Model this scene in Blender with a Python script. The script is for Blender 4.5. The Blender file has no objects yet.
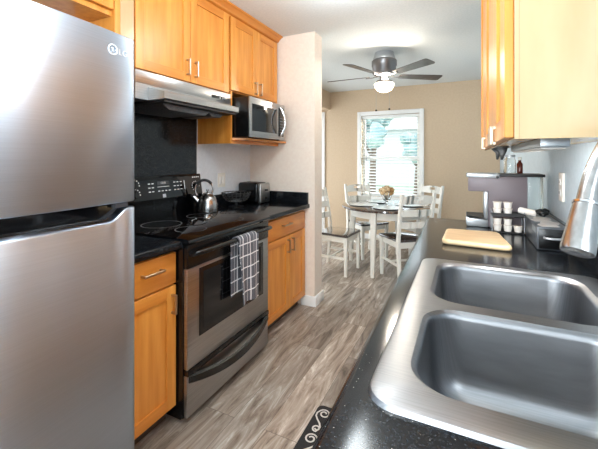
import bpy, bmesh, math, random
from mathutils import Vector, Matrix
random.seed(7)
S = bpy.context.scene
COL = S.collection
PI = math.pi
H = 1.325
TH = math.atan((466 - 299) / 345.0)

# ------------------------------------------------------------------ camera
cam = bpy.data.cameras.new('camera')
cam.sensor_width = 36.0
cam.lens = 345.0 / 598.0 * 36.0
cam.shift_y = -(224.5 - 158.0) / 598.0
cam.clip_start = 0.02
cam_o = bpy.data.objects.new('camera', cam)
cam_o.location = (0, 0, H)
cam_o.rotation_euler = (PI / 2, 0, TH)
COL.objects.link(cam_o)
S.camera = cam_o

# ------------------------------------------------------------------ world, lights, exposure
w = bpy.data.worlds.new('sky')
S.world = w
w.use_nodes = True
bg = w.node_tree.nodes['Background']
bg.inputs[0].default_value = (0.86, 0.94, 1.0, 1)
bg.inputs[1].default_value = 2.4
S.view_settings.view_transform = 'Standard'
S.view_settings.look = 'None'
S.view_settings.gamma = 1
S.view_settings.exposure = 0.5


def area(name, loc, target, sx, sy, power, color=(1, 1, 1), shape='RECTANGLE'):
    l = bpy.data.lights.new(name, 'AREA')
    l.shape = shape
    l.size = sx
    l.size_y = sy
    l.energy = power
    l.color = color
    o = bpy.data.objects.new(name, l)
    o.location = loc
    d = Vector(target) - Vector(loc)
    o.rotation_euler = d.to_track_quat('-Z', 'Y').to_euler()
    COL.objects.link(o)
    return o


# daylight through the dining window, and through added unseen side, passage and rear openings
area('added_daylight_side', (0.62, -0.06, 1.62), (-1, -0.06, 1.55), 0.95, 0.95, 9, (0.84, 0.94, 1.0))
area('added_daylight_passage', (-3.12, 4.3, 1.25), (0, 4.1, 1.15), 2.0, 2.0, 14, (0.95, 0.98, 1.0))
area('added_daylight_rear', (-0.75, -1.95, 1.35), (-0.75, 1, 1.25), 1.7, 1.9, 58, (0.84, 0.94, 1.0))
area('daylight_dining', (1.6, 7.6, 2.3), (-1.2, 5.0, 1.0), 2.2, 2.2, 250, (0.95, 0.98, 1.0))
sun = bpy.data.lights.new('sun', 'SUN')
sun.energy = 2.0
sun.angle = math.radians(4)
sun.color = (1.0, 0.97, 0.92)
sun_o = bpy.data.objects.new('sun', sun)
sun_o.rotation_euler = Vector((-0.10, -1.0, -0.62)).to_track_quat('-Z', 'Y').to_euler()
COL.objects.link(sun_o)
# kitchen ceiling lamps added out of view to carry the light (fixtures built below)
LAMPS = ((-0.45, 0.92, 25), (-0.66, 2.06, 9))
for lx_, ly_, le_ in LAMPS:
    lamp = bpy.data.lights.new('added_lamp_light', 'POINT')
    lamp.energy = le_
    lamp.color = (0.86, 0.95, 1.0)
    lamp.shadow_soft_size = 0.10
    lamp_o = bpy.data.objects.new('added_lamp_light', lamp)
    lamp_o.location = (lx_, ly_, 2.26)
    COL.objects.link(lamp_o)

# ------------------------------------------------------------------ materials
def lin(c):
    return tuple(((v / 255) / 12.92 if v / 255 <= 0.04045 else ((v / 255 + 0.055) / 1.055) ** 2.4) for v in c) + (1,)


def mat(name, rgb, rough=0.5, metal=0.0, **kw):
    m = bpy.data.materials.new(name)
    m.use_nodes = True
    b = m.node_tree.nodes['Principled BSDF']
    b.inputs['Base Color'].default_value = lin(rgb)
    b.inputs['Roughness'].default_value = rough
    b.inputs['Metallic'].default_value = metal
    for k, v in kw.items():
        b.inputs[k.replace('_', ' ')].default_value = v
    return m


def nd(m, t, **kw):
    n = m.node_tree.nodes.new(t)
    for k, v in kw.items():
        setattr(n, k, v)
    return n


def lk(m, a, b):
    m.node_tree.links.new(a, b)


def bsdf(m):
    return m.node_tree.nodes['Principled BSDF']


def noise_vary(m, c1, c2, scale=(1, 1, 1), nscale=5, detail=4, lo=0.35, hi=0.65, bump=0, rough=None, dist=0.0):
    """two-colour variation by stretched noise in object space"""
    tc = nd(m, 'ShaderNodeTexCoord')
    mp = nd(m, 'ShaderNodeMapping')
    mp.inputs['Scale'].default_value = scale
    nz = nd(m, 'ShaderNodeTexNoise')
    nz.inputs['Scale'].default_value = nscale
    nz.inputs['Detail'].default_value = detail
    nz.inputs['Distortion'].default_value = dist
    cr = nd(m, 'ShaderNodeValToRGB')
    cr.color_ramp.elements[0].position = lo
    cr.color_ramp.elements[1].position = hi
    cr.color_ramp.elements[0].color = lin(c1)
    cr.color_ramp.elements[1].color = lin(c2)
    lk(m, tc.outputs['Object'], mp.inputs[0])
    lk(m, mp.outputs[0], nz.inputs['Vector'])
    lk(m, nz.outputs['Fac'], cr.inputs[0])
    lk(m, cr.outputs[0], bsdf(m).inputs['Base Color'])
    if bump:
        bp_ = nd(m, 'ShaderNodeBump')
        bp_.inputs['Strength'].default_value = bump
        bp_.inputs['Distance'].default_value = 0.002
        lk(m, nz.outputs['Fac'], bp_.inputs['Height'])
        lk(m, bp_.outputs[0], bsdf(m).inputs['Normal'])
    if rough:
        mr = nd(m, 'ShaderNodeMapRange')
        mr.inputs['To Min'].default_value = rough[0]
        mr.inputs['To Max'].default_value = rough[1]
        lk(m, nz.outputs['Fac'], mr.inputs[0])
        lk(m, mr.outputs[0], bsdf(m).inputs['Roughness'])
    return m


M = {}
W1, W2 = (204, 126, 44), (232, 162, 76)
M['wood_v'] = noise_vary(mat('maple_vertical', W2, 0.32), W1, W2, (9, 9, 0.8), 3, 5, 0.25, 0.75)
M['wood_h'] = noise_vary(mat('maple_horizontal', W2, 0.32), (194, 114, 38), (224, 150, 66), (9, 0.8, 9), 3, 5, 0.25, 0.75)
M['wood_pale_lit'] = noise_vary(mat('maple_pale_lit', (196, 164, 122), 0.2), (190, 156, 112), (206, 178, 138), (3, 3, 0.7), 2.5, 5, 0.25, 0.75)  # paler copy of the maple; light on the right cabinet put into its colour
M['wood_in'] = noise_vary(mat('maple_inside', (200, 160, 110), 0.5), (196, 152, 100), (214, 174, 122), (2, 2, 6), 2, 4)
M['steel_fridge'] = noise_vary(mat('brushed_steel_fridge', (184, 197, 213), 0.34, 1.0, Anisotropic=0.93, Anisotropic_Rotation=0.25), (180, 193, 209), (188, 201, 217), (2, 2, 240), 2, 3, 0.3, 0.7, rough=(0.33, 0.38))
tg = nd(M['steel_fridge'], 'ShaderNodeTangent', direction_type='RADIAL', axis='Z')
lk(M['steel_fridge'], tg.outputs[0], bsdf(M['steel_fridge']).inputs['Tangent'])
M['steel_h'] = noise_vary(mat('brushed_steel', (176, 175, 174), 0.3, 1.0), (160, 159, 158), (188, 187, 186), (2, 2, 220), 2, 3, 0.3, 0.7, rough=(0.26, 0.4))
M['steel_sink'] = noise_vary(mat('sink_steel', (190, 190, 190), 0.3, 1.0), (138, 139, 142), (152, 153, 156), (4, 220, 4), 2, 3, 0.3, 0.7, rough=(0.32, 0.38))
M['chrome'] = mat('polished_steel', (215, 215, 216), 0.12, 1.0)
M['nickel'] = noise_vary(mat('brushed_nickel', (170, 168, 166), 0.24, 1.0), (160, 158, 156), (178, 176, 174), (60, 60, 2), 2, 2)
M['pull'] = mat('satin_nickel_pull', (196, 176, 150), 0.3, 1.0)
M['black_gloss'] = mat('black_glass', (8, 8, 10), 0.06)
M['black_enamel'] = mat('black_enamel', (12, 12, 13), 0.22)
M['black_matte'] = mat('black_plastic', (20, 20, 22), 0.5)
M['black_wire'] = mat('black_wire', (16, 16, 17), 0.35)
M['dark_grey'] = mat('dark_grey_plastic', (62, 64, 68), 0.4)
M['oven_glass'] = mat('oven_glass', (14, 14, 16), 0.08)
M['filter'] = noise_vary(mat('hood_filter', (90, 92, 96), 0.45, 0.8), (90, 92, 96), (140, 142, 146), (60, 60, 60), 3, 2)
M['toe'] = mat('toe_kick_vinyl', (70, 62, 56), 0.6)
M['white_paint'] = mat('white_paint', (238, 236, 228), 0.35)
M['trim'] = mat('trim_paint', (242, 242, 240), 0.4)
M['blind'] = mat('blind_slat_white', (240, 242, 240), 0.5)
M['ceiling'] = noise_vary(mat('ceiling_paint', (222, 226, 226), 0.85), (218, 223, 223), (226, 229, 229), (1, 1, 1), 60, 3, bump=0.15)
M['wall_cream'] = noise_vary(mat('wall_paint_cream', (233, 220, 207), 0.7), (231, 217, 204), (235, 223, 210), (1, 1, 1), 40, 3, bump=0.1)
M['wall_beige'] = noise_vary(mat('wall_paint_beige', (204, 182, 154), 0.7), (202, 179, 151), (207, 185, 157), (1, 1, 1), 40, 3, bump=0.1)
M['wall_grey'] = noise_vary(mat('wall_paint_grey', (226, 232, 238), 0.6), (223, 229, 235), (229, 235, 241), (1, 1, 1), 40, 3, bump=0.1)
M['wall_blue'] = noise_vary(mat('wall_paint_pale_blue_grey', (194, 210, 220), 0.55), (191, 207, 217), (198, 213, 223), (1, 1, 1), 40, 3, bump=0.1)
M['dark_wood'] = noise_vary(mat('dark_walnut', (52, 38, 34), 0.1, Coat_Weight=1.0, Coat_Roughness=0.05), (40, 29, 27), (70, 52, 46), (12, 1.2, 12), 3, 4)
M['blade'] = noise_vary(mat('fan_blade_wood', (70, 66, 64), 0.28), (58, 54, 53), (84, 79, 76), (6, 6, 6), 3, 4)
M['fan_metal'] = mat('fan_pewter', (120, 119, 120), 0.34, 0.8)
M['board'] = noise_vary(mat('cutting_board_maple', (206, 174, 134), 0.45), (196, 162, 120), (216, 186, 148), (2, 14, 10), 4, 4)
M['board_edge'] = mat('cutting_board_edge', (222, 194, 152), 0.4)
M['glass'] = mat('clear_glass', (250, 252, 252), 0.02, Transmission_Weight=1.0, IOR=1.45)
M['pane'] = mat('window_glass', (252, 254, 254), 0.0, Transmission_Weight=1.0, IOR=1.02)
M['reservoir'] = mat('clear_plastic', (225, 236, 238), 0.06, Transmission_Weight=0.85, IOR=1.2)
M['coffee_side'] = mat('coffee_maker_mauve_grey', (122, 112, 117), 0.42)
M['silver'] = mat('silver_plastic', (176, 180, 184), 0.32, 0.6)
M['logo_silver'] = mat('logo_silver', (226, 228, 230), 0.4, 0.15)
M['cup_white'] = mat('white_plastic_cup', (236, 230, 222), 0.4)
M['cup_band'] = mat('cup_foil_lid', (206, 190, 178), 0.35, 0.3)
M['foil'] = mat('silver_sachet', (190, 184, 180), 0.38, 0.5)
M['box_face'] = mat('pod_drawer_grey', (66, 70, 76), 0.28)
M['label'] = mat('silver_label', (128, 136, 142), 0.3, 0.4)
M['bag'] = mat('black_bag', (14, 14, 15), 0.35)
M['brown_glass'] = mat('brown_bottle', (92, 34, 24), 0.15)
M['white_mark'] = mat('white_print', (225, 225, 225), 0.5)
M['grey_mark'] = mat('grey_print', (110, 112, 114), 0.4)
M['mat_black'] = noise_vary(mat('mat_black', (28, 27, 28), 0.8), (22, 21, 22), (36, 35, 36), (1, 1, 1), 200, 2)
M['mat_white'] = mat('mat_scroll_white', (205, 200, 194), 0.7)
M['plate'] = mat('white_ceramic', (240, 240, 238), 0.18)
M['flower'] = noise_vary(mat('dried_flower_beige', (206, 176, 134), 0.8), (184, 148, 104), (224, 202, 166), (1, 1, 1), 40, 3)
M['flower_dark'] = noise_vary(mat('dried_flower_tan', (170, 130, 84), 0.8), (150, 110, 66), (190, 152, 104), (1, 1, 1), 40, 3)
M['stem'] = mat('dried_stem', (150, 120, 82), 0.8)
M['leaf'] = noise_vary(mat('tree_leaves', (140, 165, 165), 0.7), (118, 146, 150), (168, 188, 186), (1, 1, 1), 3, 4)
M['bark'] = mat('tree_bark', (110, 96, 86), 0.9)
M['siding'] = mat('neighbour_siding', (198, 203, 204), 0.8)
M['lawn'] = noise_vary(mat('lawn', (160, 172, 156), 0.9), (148, 162, 142), (172, 182, 168), (1, 1, 1), 2, 4)
M['concrete'] = mat('pale_concrete', (214, 212, 206), 0.9)
M['eave'] = mat('eave_green', (150, 176, 150), 0.8)

m = mat('lamp_glass', (255, 246, 228), 0.4)
bsdf(m).inputs['Emission Color'].default_value = lin((255, 238, 208))
bsdf(m).inputs['Emission Strength'].default_value = 5.0
M['lamp_glass'] = m

# granite with pale specks
m = mat('black_granite', (14, 15, 17), 0.15, Specular_IOR_Level=0.36)
tc = nd(m, 'ShaderNodeTexCoord')
vo = nd(m, 'ShaderNodeTexVoronoi')
vo.inputs['Scale'].default_value = 150
cr = nd(m, 'ShaderNodeValToRGB')
cr.color_ramp.elements[0].position = 0.10
cr.color_ramp.elements[0].color = (1, 1, 1, 1)
cr.color_ramp.elements[1].position = 0.16
cr.color_ramp.elements[1].color = (0, 0, 0, 1)
cmp_ = nd(m, 'ShaderNodeMath', operation='GREATER_THAN')
cmp_.inputs[1].default_value = 0.8
mul = nd(m, 'ShaderNodeMath', operation='MULTIPLY')
sep = nd(m, 'ShaderNodeSeparateColor')
mix = nd(m, 'ShaderNodeMix', data_type='RGBA')
nz = nd(m, 'ShaderNodeTexVoronoi')
nz.inputs['Scale'].default_value = 420
sep2 = nd(m, 'ShaderNodeSeparateColor')
lk(m, nz.outputs['Color'], sep2.inputs[0])
cr2 = nd(m, 'ShaderNodeValToRGB')
cr2.color_ramp.elements[0].position = 0.45
cr2.color_ramp.elements[0].color = lin((6, 7, 9))
cr2.color_ramp.elements[1].position = 1.0
cr2.color_ramp.elements[1].color = lin((38, 42, 48))
lk(m, tc.outputs['Object'], vo.inputs['Vector'])
lk(m, tc.outputs['Object'], nz.inputs['Vector'])
lk(m, vo.outputs['Distance'], cr.inputs[0])
lk(m, vo.outputs['Color'], sep.inputs[0])
lk(m, sep.outputs[0], cmp_.inputs[0])
lk(m, cr.outputs[0], mul.inputs[0])
lk(m, cmp_.outputs[0], mul.inputs[1])
lk(m, sep2.outputs[1], cr2.inputs[0])
lk(m, mul.outputs[0], mix.inputs['Factor'])
lk(m, cr2.outputs[0], mix.inputs['A'])
mix.inputs['B'].default_value = lin((170, 168, 160))
lk(m, mix.outputs['Result'], bsdf(m).inputs['Base Color'])
M['granite'] = m

# vinyl planks running along Y
m = mat('vinyl_plank', (160, 145, 130), 0.36)
tc = nd(m, 'ShaderNodeTexCoord')
mp = nd(m, 'ShaderNodeMapping')
mp.inputs['Rotation'].default_value = (0, 0, PI / 2)
mp.inputs['Location'].default_value = (0.31, 0.045, 0)
br = nd(m, 'ShaderNodeTexBrick')
br.offset = 0.37
br.inputs['Scale'].default_value = 1.0
br.inputs['Brick Width'].default_value = 1.22
br.inputs['Row Height'].default_value = 0.18
br.inputs['Mortar Size'].default_value = 0.0012
br.inputs['Mortar Smooth'].default_value = 0.1
br.inputs['Bias'].default_value = 0.0
br.inputs['Color1'].default_value = (0, 0, 0, 1)
br.inputs['Color2'].default_value = (1, 1, 1, 1)
br.inputs['Mortar'].default_value = (0.2, 0.2, 0.2, 1)
lk(m, tc.outputs['Object'], mp.inputs[0])
lk(m, mp.outputs[0], br.inputs['Vector'])
# plank id shifts the grain so that it breaks at each joint
sc = nd(m, 'ShaderNodeVectorMath', operation='SCALE')
sc.inputs['Scale'].default_value = 7.0
lk(m, br.outputs['Color'], sc.inputs[0])
add = nd(m, 'ShaderNodeVectorMath', operation='ADD')
lk(m, tc.outputs['Object'], add.inputs[0])
lk(m, sc.outputs[0], add.inputs[1])
mp2 = nd(m, 'ShaderNodeMapping')
mp2.inputs['Scale'].default_value = (8.0, 1.1, 1)
lk(m, add.outputs[0], mp2.inputs[0])
n1 = nd(m, 'ShaderNodeTexNoise')
n1.inputs['Scale'].default_value = 1.9
n1.inputs['Detail'].default_value = 12
n1.inputs['Roughness'].default_value = 0.68
n1.inputs['Distortion'].default_value = 1.4
lk(m, mp2.outputs[0], n1.inputs['Vector'])
cr = nd(m, 'ShaderNodeValToRGB')
e = cr.color_ramp.elements
e[0].position = 0.34
e[0].color = lin((104, 88, 76))
e[1].position = 0.66
e[1].color = lin((234, 228, 220))
k = e.new(0.45)
k.color = lin((160, 143, 128))
k = e.new(0.57)
k.color = lin((192, 179, 166))
lk(m, n1.outputs['Fac'], cr.inputs[0])
mr = nd(m, 'ShaderNodeMapRange')
mr.inputs['To Min'].default_value = 0.54
mr.inputs['To Max'].default_value = 1.08
lk(m, br.outputs['Color'], mr.inputs[0])
vm = nd(m, 'ShaderNodeVectorMath', operation='SCALE')
lk(m, cr.outputs[0], vm.inputs[0])
lk(m, mr.outputs[0], vm.inputs['Scale'])
mm = nd(m, 'ShaderNodeMix', data_type='RGBA')
lk(m, br.outputs['Fac'], mm.inputs['Factor'])
lk(m, vm.outputs[0], mm.inputs['A'])
mm.inputs['B'].default_value = lin((92, 80, 70))
lk(m, mm.outputs['Result'], bsdf(m).inputs['Base Color'])
bp_ = nd(m, 'ShaderNodeBump')
bp_.inputs['Strength'].default_value = 0.12
bp_.inputs['Distance'].default_value = 0.003
lk(m, n1.outputs['Fac'], bp_.inputs['Height'])
lk(m, bp_.outputs[0], bsdf(m).inputs['Normal'])
M['floor'] = m

# towel: charcoal cloth with white window-pane lines (object space: y across, z down)
m = mat('checked_towel', (96, 98, 106), 0.9)
tc = nd(m, 'ShaderNodeTexCoord')
sp = nd(m, 'ShaderNodeSeparateXYZ')
lk(m, tc.outputs['Object'], sp.inputs[0])


def stripes(m, src, period, width, phase=0.0):
    a = nd(m, 'ShaderNodeMath', operation='ADD')
    a.inputs[1].default_value = 10 + phase
    d = nd(m, 'ShaderNodeMath', operation='DIVIDE')
    d.inputs[1].default_value = period
    f = nd(m, 'ShaderNodeMath', operation='FRACT')
    l = nd(m, 'ShaderNodeMath', operation='LESS_THAN')
    l.inputs[1].default_value = width / period
    lk(m, src, a.inputs[0])
    lk(m, a.outputs[0], d.inputs[0])
    lk(m, d.outputs[0], f.inputs[0])
    lk(m, f.outputs[0], l.inputs[0])
    return l.outputs[0]


mx = None
for src, per, wd, ph in ((sp.outputs[1], 0.07, 0.007, 0), (sp.outputs[1], 0.07, 0.0025, 0.025), (sp.outputs[2], 0.07, 0.007, 0.01)):
    o_ = stripes(m, src, per, wd, ph)
    if mx is None:
        mx = o_
    else:
        a = nd(m, 'ShaderNodeMath', operation='MAXIMUM')
        lk(m, mx, a.inputs[0])
        lk(m, o_, a.inputs[1])
        mx = a.outputs[0]
mi = nd(m, 'ShaderNodeMix', data_type='RGBA')
lk(m, mx, mi.inputs['Factor'])
mi.inputs['A'].default_value = lin((92, 94, 102))
mi.inputs['B'].default_value = lin((226, 226, 228))
lk(m, mi.outputs['Result'], bsdf(m).inputs['Base Color'])
M['towel'] = m

# ------------------------------------------------------------------ mesh helpers
def nb():
    return bmesh.new()


def box(bm, x0, x1, y0, y1, z0, z1, bev=0.0, seg=2, mi=0):
    t = bmesh.new()
    bmesh.ops.create_cube(t, size=1.0)
    for v in t.verts:
        v.co = Vector(((x0 + x1) / 2 + v.co.x * (x1 - x0), (y0 + y1) / 2 + v.co.y * (y1 - y0), (z0 + z1) / 2 + v.co.z * (z1 - z0)))
    if bev:
        bmesh.ops.bevel(t, geom=t.edges[:], offset=bev, segments=seg, profile=0.5, affect='EDGES')
    for f in t.faces:
        f.material_index = mi
    merge(bm, t)
    return bm


def merge(bm, t, M4=None):
    if M4 is not None:
        bmesh.ops.transform(t, matrix=M4, verts=t.verts)
    me = bpy.data.meshes.new('tmp')
    t.to_mesh(me)
    t.free()
    bm.from_mesh(me)
    bpy.data.meshes.remove(me)


def frame_for(d):
    d = d.normalized()
    a = Vector((0, 0, 1)) if abs(d.z) < 0.9 else Vector((1, 0, 0))
    u = d.cross(a).normalized()
    return u, d.cross(u).normalized()


def tube(bm, pts, r, seg=10, closed=False, caps=True, flat=1.0):
    pts = [Vector(p) for p in pts]
    n = len(pts)
    rs = r if isinstance(r, (list, tuple)) else [r] * n
    rings = []
    pu = None
    for i, p in enumerate(pts):
        if closed:
            d = pts[(i + 1) % n] - pts[i - 1]
        else:
            d = pts[min(i + 1, n - 1)] - pts[max(i - 1, 0)]
        d.normalize()
        if pu is None:
            u, v = frame_for(d)
        else:
            u = (pu - d * pu.dot(d)).normalized()
            v = d.cross(u).normalized()
        pu = u
        rings.append([bm.verts.new(p + (u * math.cos(2 * PI * k / seg) + v * math.sin(2 * PI * k / seg) * flat) * rs[i]) for k in range(seg)])
    m = n if closed else n - 1
    for i in range(m):
        a, b = rings[i], rings[(i + 1) % n]
        for k in range(seg):
            bm.faces.new((a[k], a[(k + 1) % seg], b[(k + 1) % seg], b[k]))
    if caps and not closed:
        bm.faces.new(rings[0][::-1])
        bm.faces.new(rings[-1])
    return bm


def lathe(bm, prof, c=(0, 0, 0), seg=32, axis=None, cap=True):
    """prof: list of (r, z) bottom to top; optional matrix 'axis'"""
    t = bmesh.new()
    rings = []
    for r, z in prof:
        rings.append([t.verts.new((max(r, 1e-5) * math.cos(2 * PI * k / seg), max(r, 1e-5) * math.sin(2 * PI * k / seg), z)) for k in range(seg)])
    for a, b in zip(rings, rings[1:]):
        for k in range(seg):
            t.faces.new((a[k], a[(k + 1) % seg], b[(k + 1) % seg], b[k]))
    if cap:
        t.faces.new(rings[0][::-1])
        t.faces.new(rings[-1])
    M4 = Matrix.Translation(Vector(c))
    if axis is not None:
        M4 = M4 @ axis
    merge(bm, t, M4)
    return bm


def prism(bm, poly, axis, a, b, bev=0.0, mi=0):
    """extrude 2-D polygon along axis ('x': poly is (y,z); 'y': (x,z); 'z': (x,y))"""
    t = bmesh.new()

    def P(p, h):
        return {'x': (h, p[0], p[1]), 'y': (p[0], h, p[1]), 'z': (p[0], p[1], h)}[axis]
    A = [t.verts.new(P(p, a)) for p in poly]
    B = [t.verts.new(P(p, b)) for p in poly]
    n = len(poly)
    t.faces.new(A)
    t.faces.new(B[::-1])
    for i in range(n):
        t.faces.new((A[i], B[i], B[(i + 1) % n], A[(i + 1) % n]))
    bmesh.ops.recalc_face_normals(t, faces=t.faces[:])
    if bev:
        bmesh.ops.bevel(t, geom=t.edges[:], offset=bev, segments=2, profile=0.5, affect='EDGES')
    for f in t.faces:
        f.material_index = mi
    merge(bm, t)
    return bm


def rrect(x0, x1, y0, y1, r, n=6):
    pts = []
    for cx, cy, a0 in ((x1 - r, y1 - r, 0), (x0 + r, y1 - r, PI / 2), (x0 + r, y0 + r, PI), (x1 - r, y0 + r, 1.5 * PI)):
        for i in range(n + 1):
            a = a0 + PI / 2 * i / n
            pts.append((cx + r * math.cos(a), cy + r * math.sin(a)))
    return pts


def blob(bm, c, r, sub=2, jitter=0.0, scale=(1, 1, 1)):
    t = bmesh.new()
    bmesh.ops.create_icosphere(t, subdivisions=sub, radius=r)
    for v in t.verts:
        v.co = v.co * (1 + random.uniform(-jitter, jitter))
        v.co = Vector((v.co.x * scale[0], v.co.y * scale[1], v.co.z * scale[2]))
    merge(bm, t, Matrix.Translation(Vector(c)))
    return bm


def link(name, bm, mats, smooth=35):
    me = bpy.data.meshes.new(name)
    bmesh.ops.recalc_face_normals(bm, faces=bm.faces[:])
    bm.to_mesh(me)
    bm.free()
    for mt in (mats if isinstance(mats, (list, tuple)) else [mats]):
        me.materials.append(M[mt])
    if smooth:
        for p in me.polygons:
            p.use_smooth = True
        me.set_sharp_from_angle(angle=math.radians(smooth))
    o = bpy.data.objects.new(name, me)
    COL.objects.link(o)
    return o


def wloc(o):
    v = Vector((0, 0, 0))
    while o is not None:
        v += o.location
        o = o.parent
    return v


def part(name, bm, mats, parent, label=None, smooth=35, local=False):
    if not local:
        bmesh.ops.translate(bm, vec=-wloc(parent), verts=bm.verts)
    o = link(name, bm, mats, smooth)
    o.parent = parent
    if label:
        o['label'] = label
    return o


def tag(o, label, cat, group=None, kind=None):
    if label:
        o['label'] = label
    if cat:
        o['category'] = cat
    if group:
        o['group'] = group
    if kind:
        o['kind'] = kind
    return o


def thing(name, label, cat, loc=(0, 0, 0), rz=0, group=None):
    o = bpy.data.objects.new(name, None)
    o.empty_display_size = 0.05
    o.location = loc
    o.rotation_euler = (0, 0, rz)
    COL.objects.link(o)
    return tag(o, label, cat, group)


def single(name, bm, mats, label, cat, group=None, smooth=35, kind=None):
    xs = [v.co for v in bm.verts]
    c = Vector(((min(v.x for v in xs) + max(v.x for v in xs)) / 2, (min(v.y for v in xs) + max(v.y for v in xs)) / 2, min(v.z for v in xs)))
    bmesh.ops.translate(bm, vec=-c, verts=bm.verts)
    o = link(name, bm, mats, smooth)
    o.location = c
    return tag(o, label, cat, group, kind)


def struct(name, bm, mats, label, parent=None, smooth=35):
    if parent is None:
        return single(name, bm, mats, label, name.split('_')[0], smooth=smooth, kind='structure')
    return part(name, bm, mats, parent, None, smooth)


def copy_tree(o, parent=None, **props):
    c = o.copy()
    COL.objects.link(c)
    if parent is not None:
        c.parent = parent
    for ch in [x for x in o.children]:
        copy_tree(ch, c)
    for k_, v_ in props.items():
        c[k_] = v_
    return c


def text_bm(txt, size, depth=0.0008):
    cu = bpy.data.curves.new('txt', 'FONT')
    cu.body = txt
    cu.size = size
    cu.extrude = depth
    cu.align_x = 'CENTER'
    cu.align_y = 'CENTER'
    o = bpy.data.objects.new('txt', cu)
    COL.objects.link(o)
    bpy.context.view_layer.update()
    me = bpy.data.meshes.new_from_object(o)
    b = bmesh.new()
    b.from_mesh(me)
    bpy.data.objects.remove(o)
    bpy.data.curves.remove(cu)
    bpy.data.meshes.remove(me)
    return b


# local text plane -> a +X facing vertical surface (text reads left to right along -Y... seen from +X, right is +Y)
FACE_PX = Matrix(((0, 0, 1, 0), (1, 0, 0, 0), (0, 1, 0, 0), (0, 0, 0, 1)))

# ================================================================== SETTING
XL, XR, YB, YR, ZC = -1.90, 0.43, 5.60, -1.80, 2.455
b = nb(); box(b, -3.0, 0.6, -1.95, 5.75, -0.1, 0.0)
struct('floor', b, 'floor', 'grey-brown wood plank vinyl floor')
b = nb(); box(b, -3.0, 0.6, -1.95, 5.75, ZC, ZC + 0.1)
struct('ceiling', b, 'ceiling', 'pale off-white painted ceiling')
b = nb(); box(b, XL - 0.12, XL, YR, 2.83, 0, ZC)
struct('wall_left', b, 'wall_grey', 'pale grey kitchen wall behind the range')
b = nb(); box(b, -2.9, -1.215, 2.83, 3.0, 0, ZC)
struct('wall_end', b, 'wall_cream', 'cream wall end that closes off the left counter')
# right wall with an unseen window added by the sink for light
wy0, wy1, wz0, wz1 = -0.62, 0.50, 1.14, 2.12
b = nb()
box(b, XR, XR + 0.12, YR, wy0, 0, ZC)
box(b, XR, XR + 0.12, wy1, YB, 0, ZC)
box(b, XR, XR + 0.12, wy0, wy1, 0, wz0)
box(b, XR, XR + 0.12, wy0, wy1, wz1, ZC)
struct('wall_right', b, 'wall_blue', 'pale blue-grey wall above the sink counter')
# back wall with the dining window
bx0, bx1, bz0, bz1 = -1.56, -0.645, 0.70, 2.02
b = nb()
box(b, -2.9, bx0, YB, YB + 0.15, 0, ZC)
box(b, bx1, 0.55, YB, YB + 0.15, 0, ZC)
box(b, bx0, bx1, YB, YB + 0.15, 0, bz0)
box(b, bx0, bx1, YB, YB + 0.15, bz1, ZC)
struct('wall_back', b, 'wall_beige', 'beige dining wall around the window')
# wall of the side passage, header beam over its opening
b = nb()
box(b, -3.0, -2.9, 2.83, 3.3, 0, ZC)
box(b, -3.0, -2.9, 5.3, YB, 0, ZC)
box(b, -3.0, -2.9, 3.3, 5.3, 2.15, ZC)
box(b, -3.0, -2.9, 3.3, 5.3, 0, 0.12)
struct('wall_passage', b, 'wall_beige', 'beige wall of the passage left of the dining corner')
b = nb(); box(b, -2.25, -2.11, 3.0, YB, 2.155, ZC)
struct('trim_1', b, 'wall_beige', 'beige header beam over the passage opening')
# rear wall, opening added behind the camera to let light in
b = nb()
box(b, -3.0, -1.62, YR - 0.12, YR, 0, ZC)
box(b, 0.12, 0.55, YR - 0.12, YR, 0, ZC)
box(b, -1.62, 0.12, YR - 0.12, YR, 2.3, ZC)
box(b, -1.62, 0.12, YR - 0.12, YR, 0, 0.35)
struct('wall_rear', b, 'wall_cream', 'cream wall behind the camera')
# frame of the added rear window
b = nb()
for x0, x1, z0, z1 in ((-1.62, -1.56, 0.35, 2.3), (0.06, 0.12, 0.35, 2.3), (-1.56, 0.06, 0.35, 0.41), (-1.56, 0.06, 2.24, 2.3), (-0.78, -0.72, 0.41, 2.24)):
    box(b, x0, x1, YR - 0.1, YR - 0.04, z0, z1)
struct('window_3', b, 'trim', 'added unseen white window frame behind the camera')
b = nb()  # passage window, unseen, added to light the dining corner
for y0, y1, z0, z1 in ((3.3, 3.36, 0.12, 2.15), (5.24, 5.3, 0.12, 2.15), (3.36, 5.24, 0.12, 0.18), (3.36, 5.24, 2.09, 2.15), (4.27, 4.33, 0.18, 2.09)):
    box(b, -2.99, -2.93, y0, y1, z0, z1)
struct('window_4', b, 'trim', 'added unseen white patio window frame in the passage left of the dining corner')
# frame of the added sink window
b = nb()
for y0, y1, z0, z1 in ((wy0, wy0 + 0.05, wz0, wz1), (wy1 - 0.05, wy1, wz0, wz1), (wy0 + 0.05, wy1 - 0.05, wz0, wz0 + 0.05), (wy0 + 0.05, wy1 - 0.05, wz1 - 0.05, wz1), (0.0, 0.04, wz0 + 0.05, wz1 - 0.05)):
    box(b, XR + 0.02, XR + 0.09, y0, y1, z0, z1)
struct('window_2', b, 'trim', 'added unseen white window frame over the sink counter')

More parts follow.
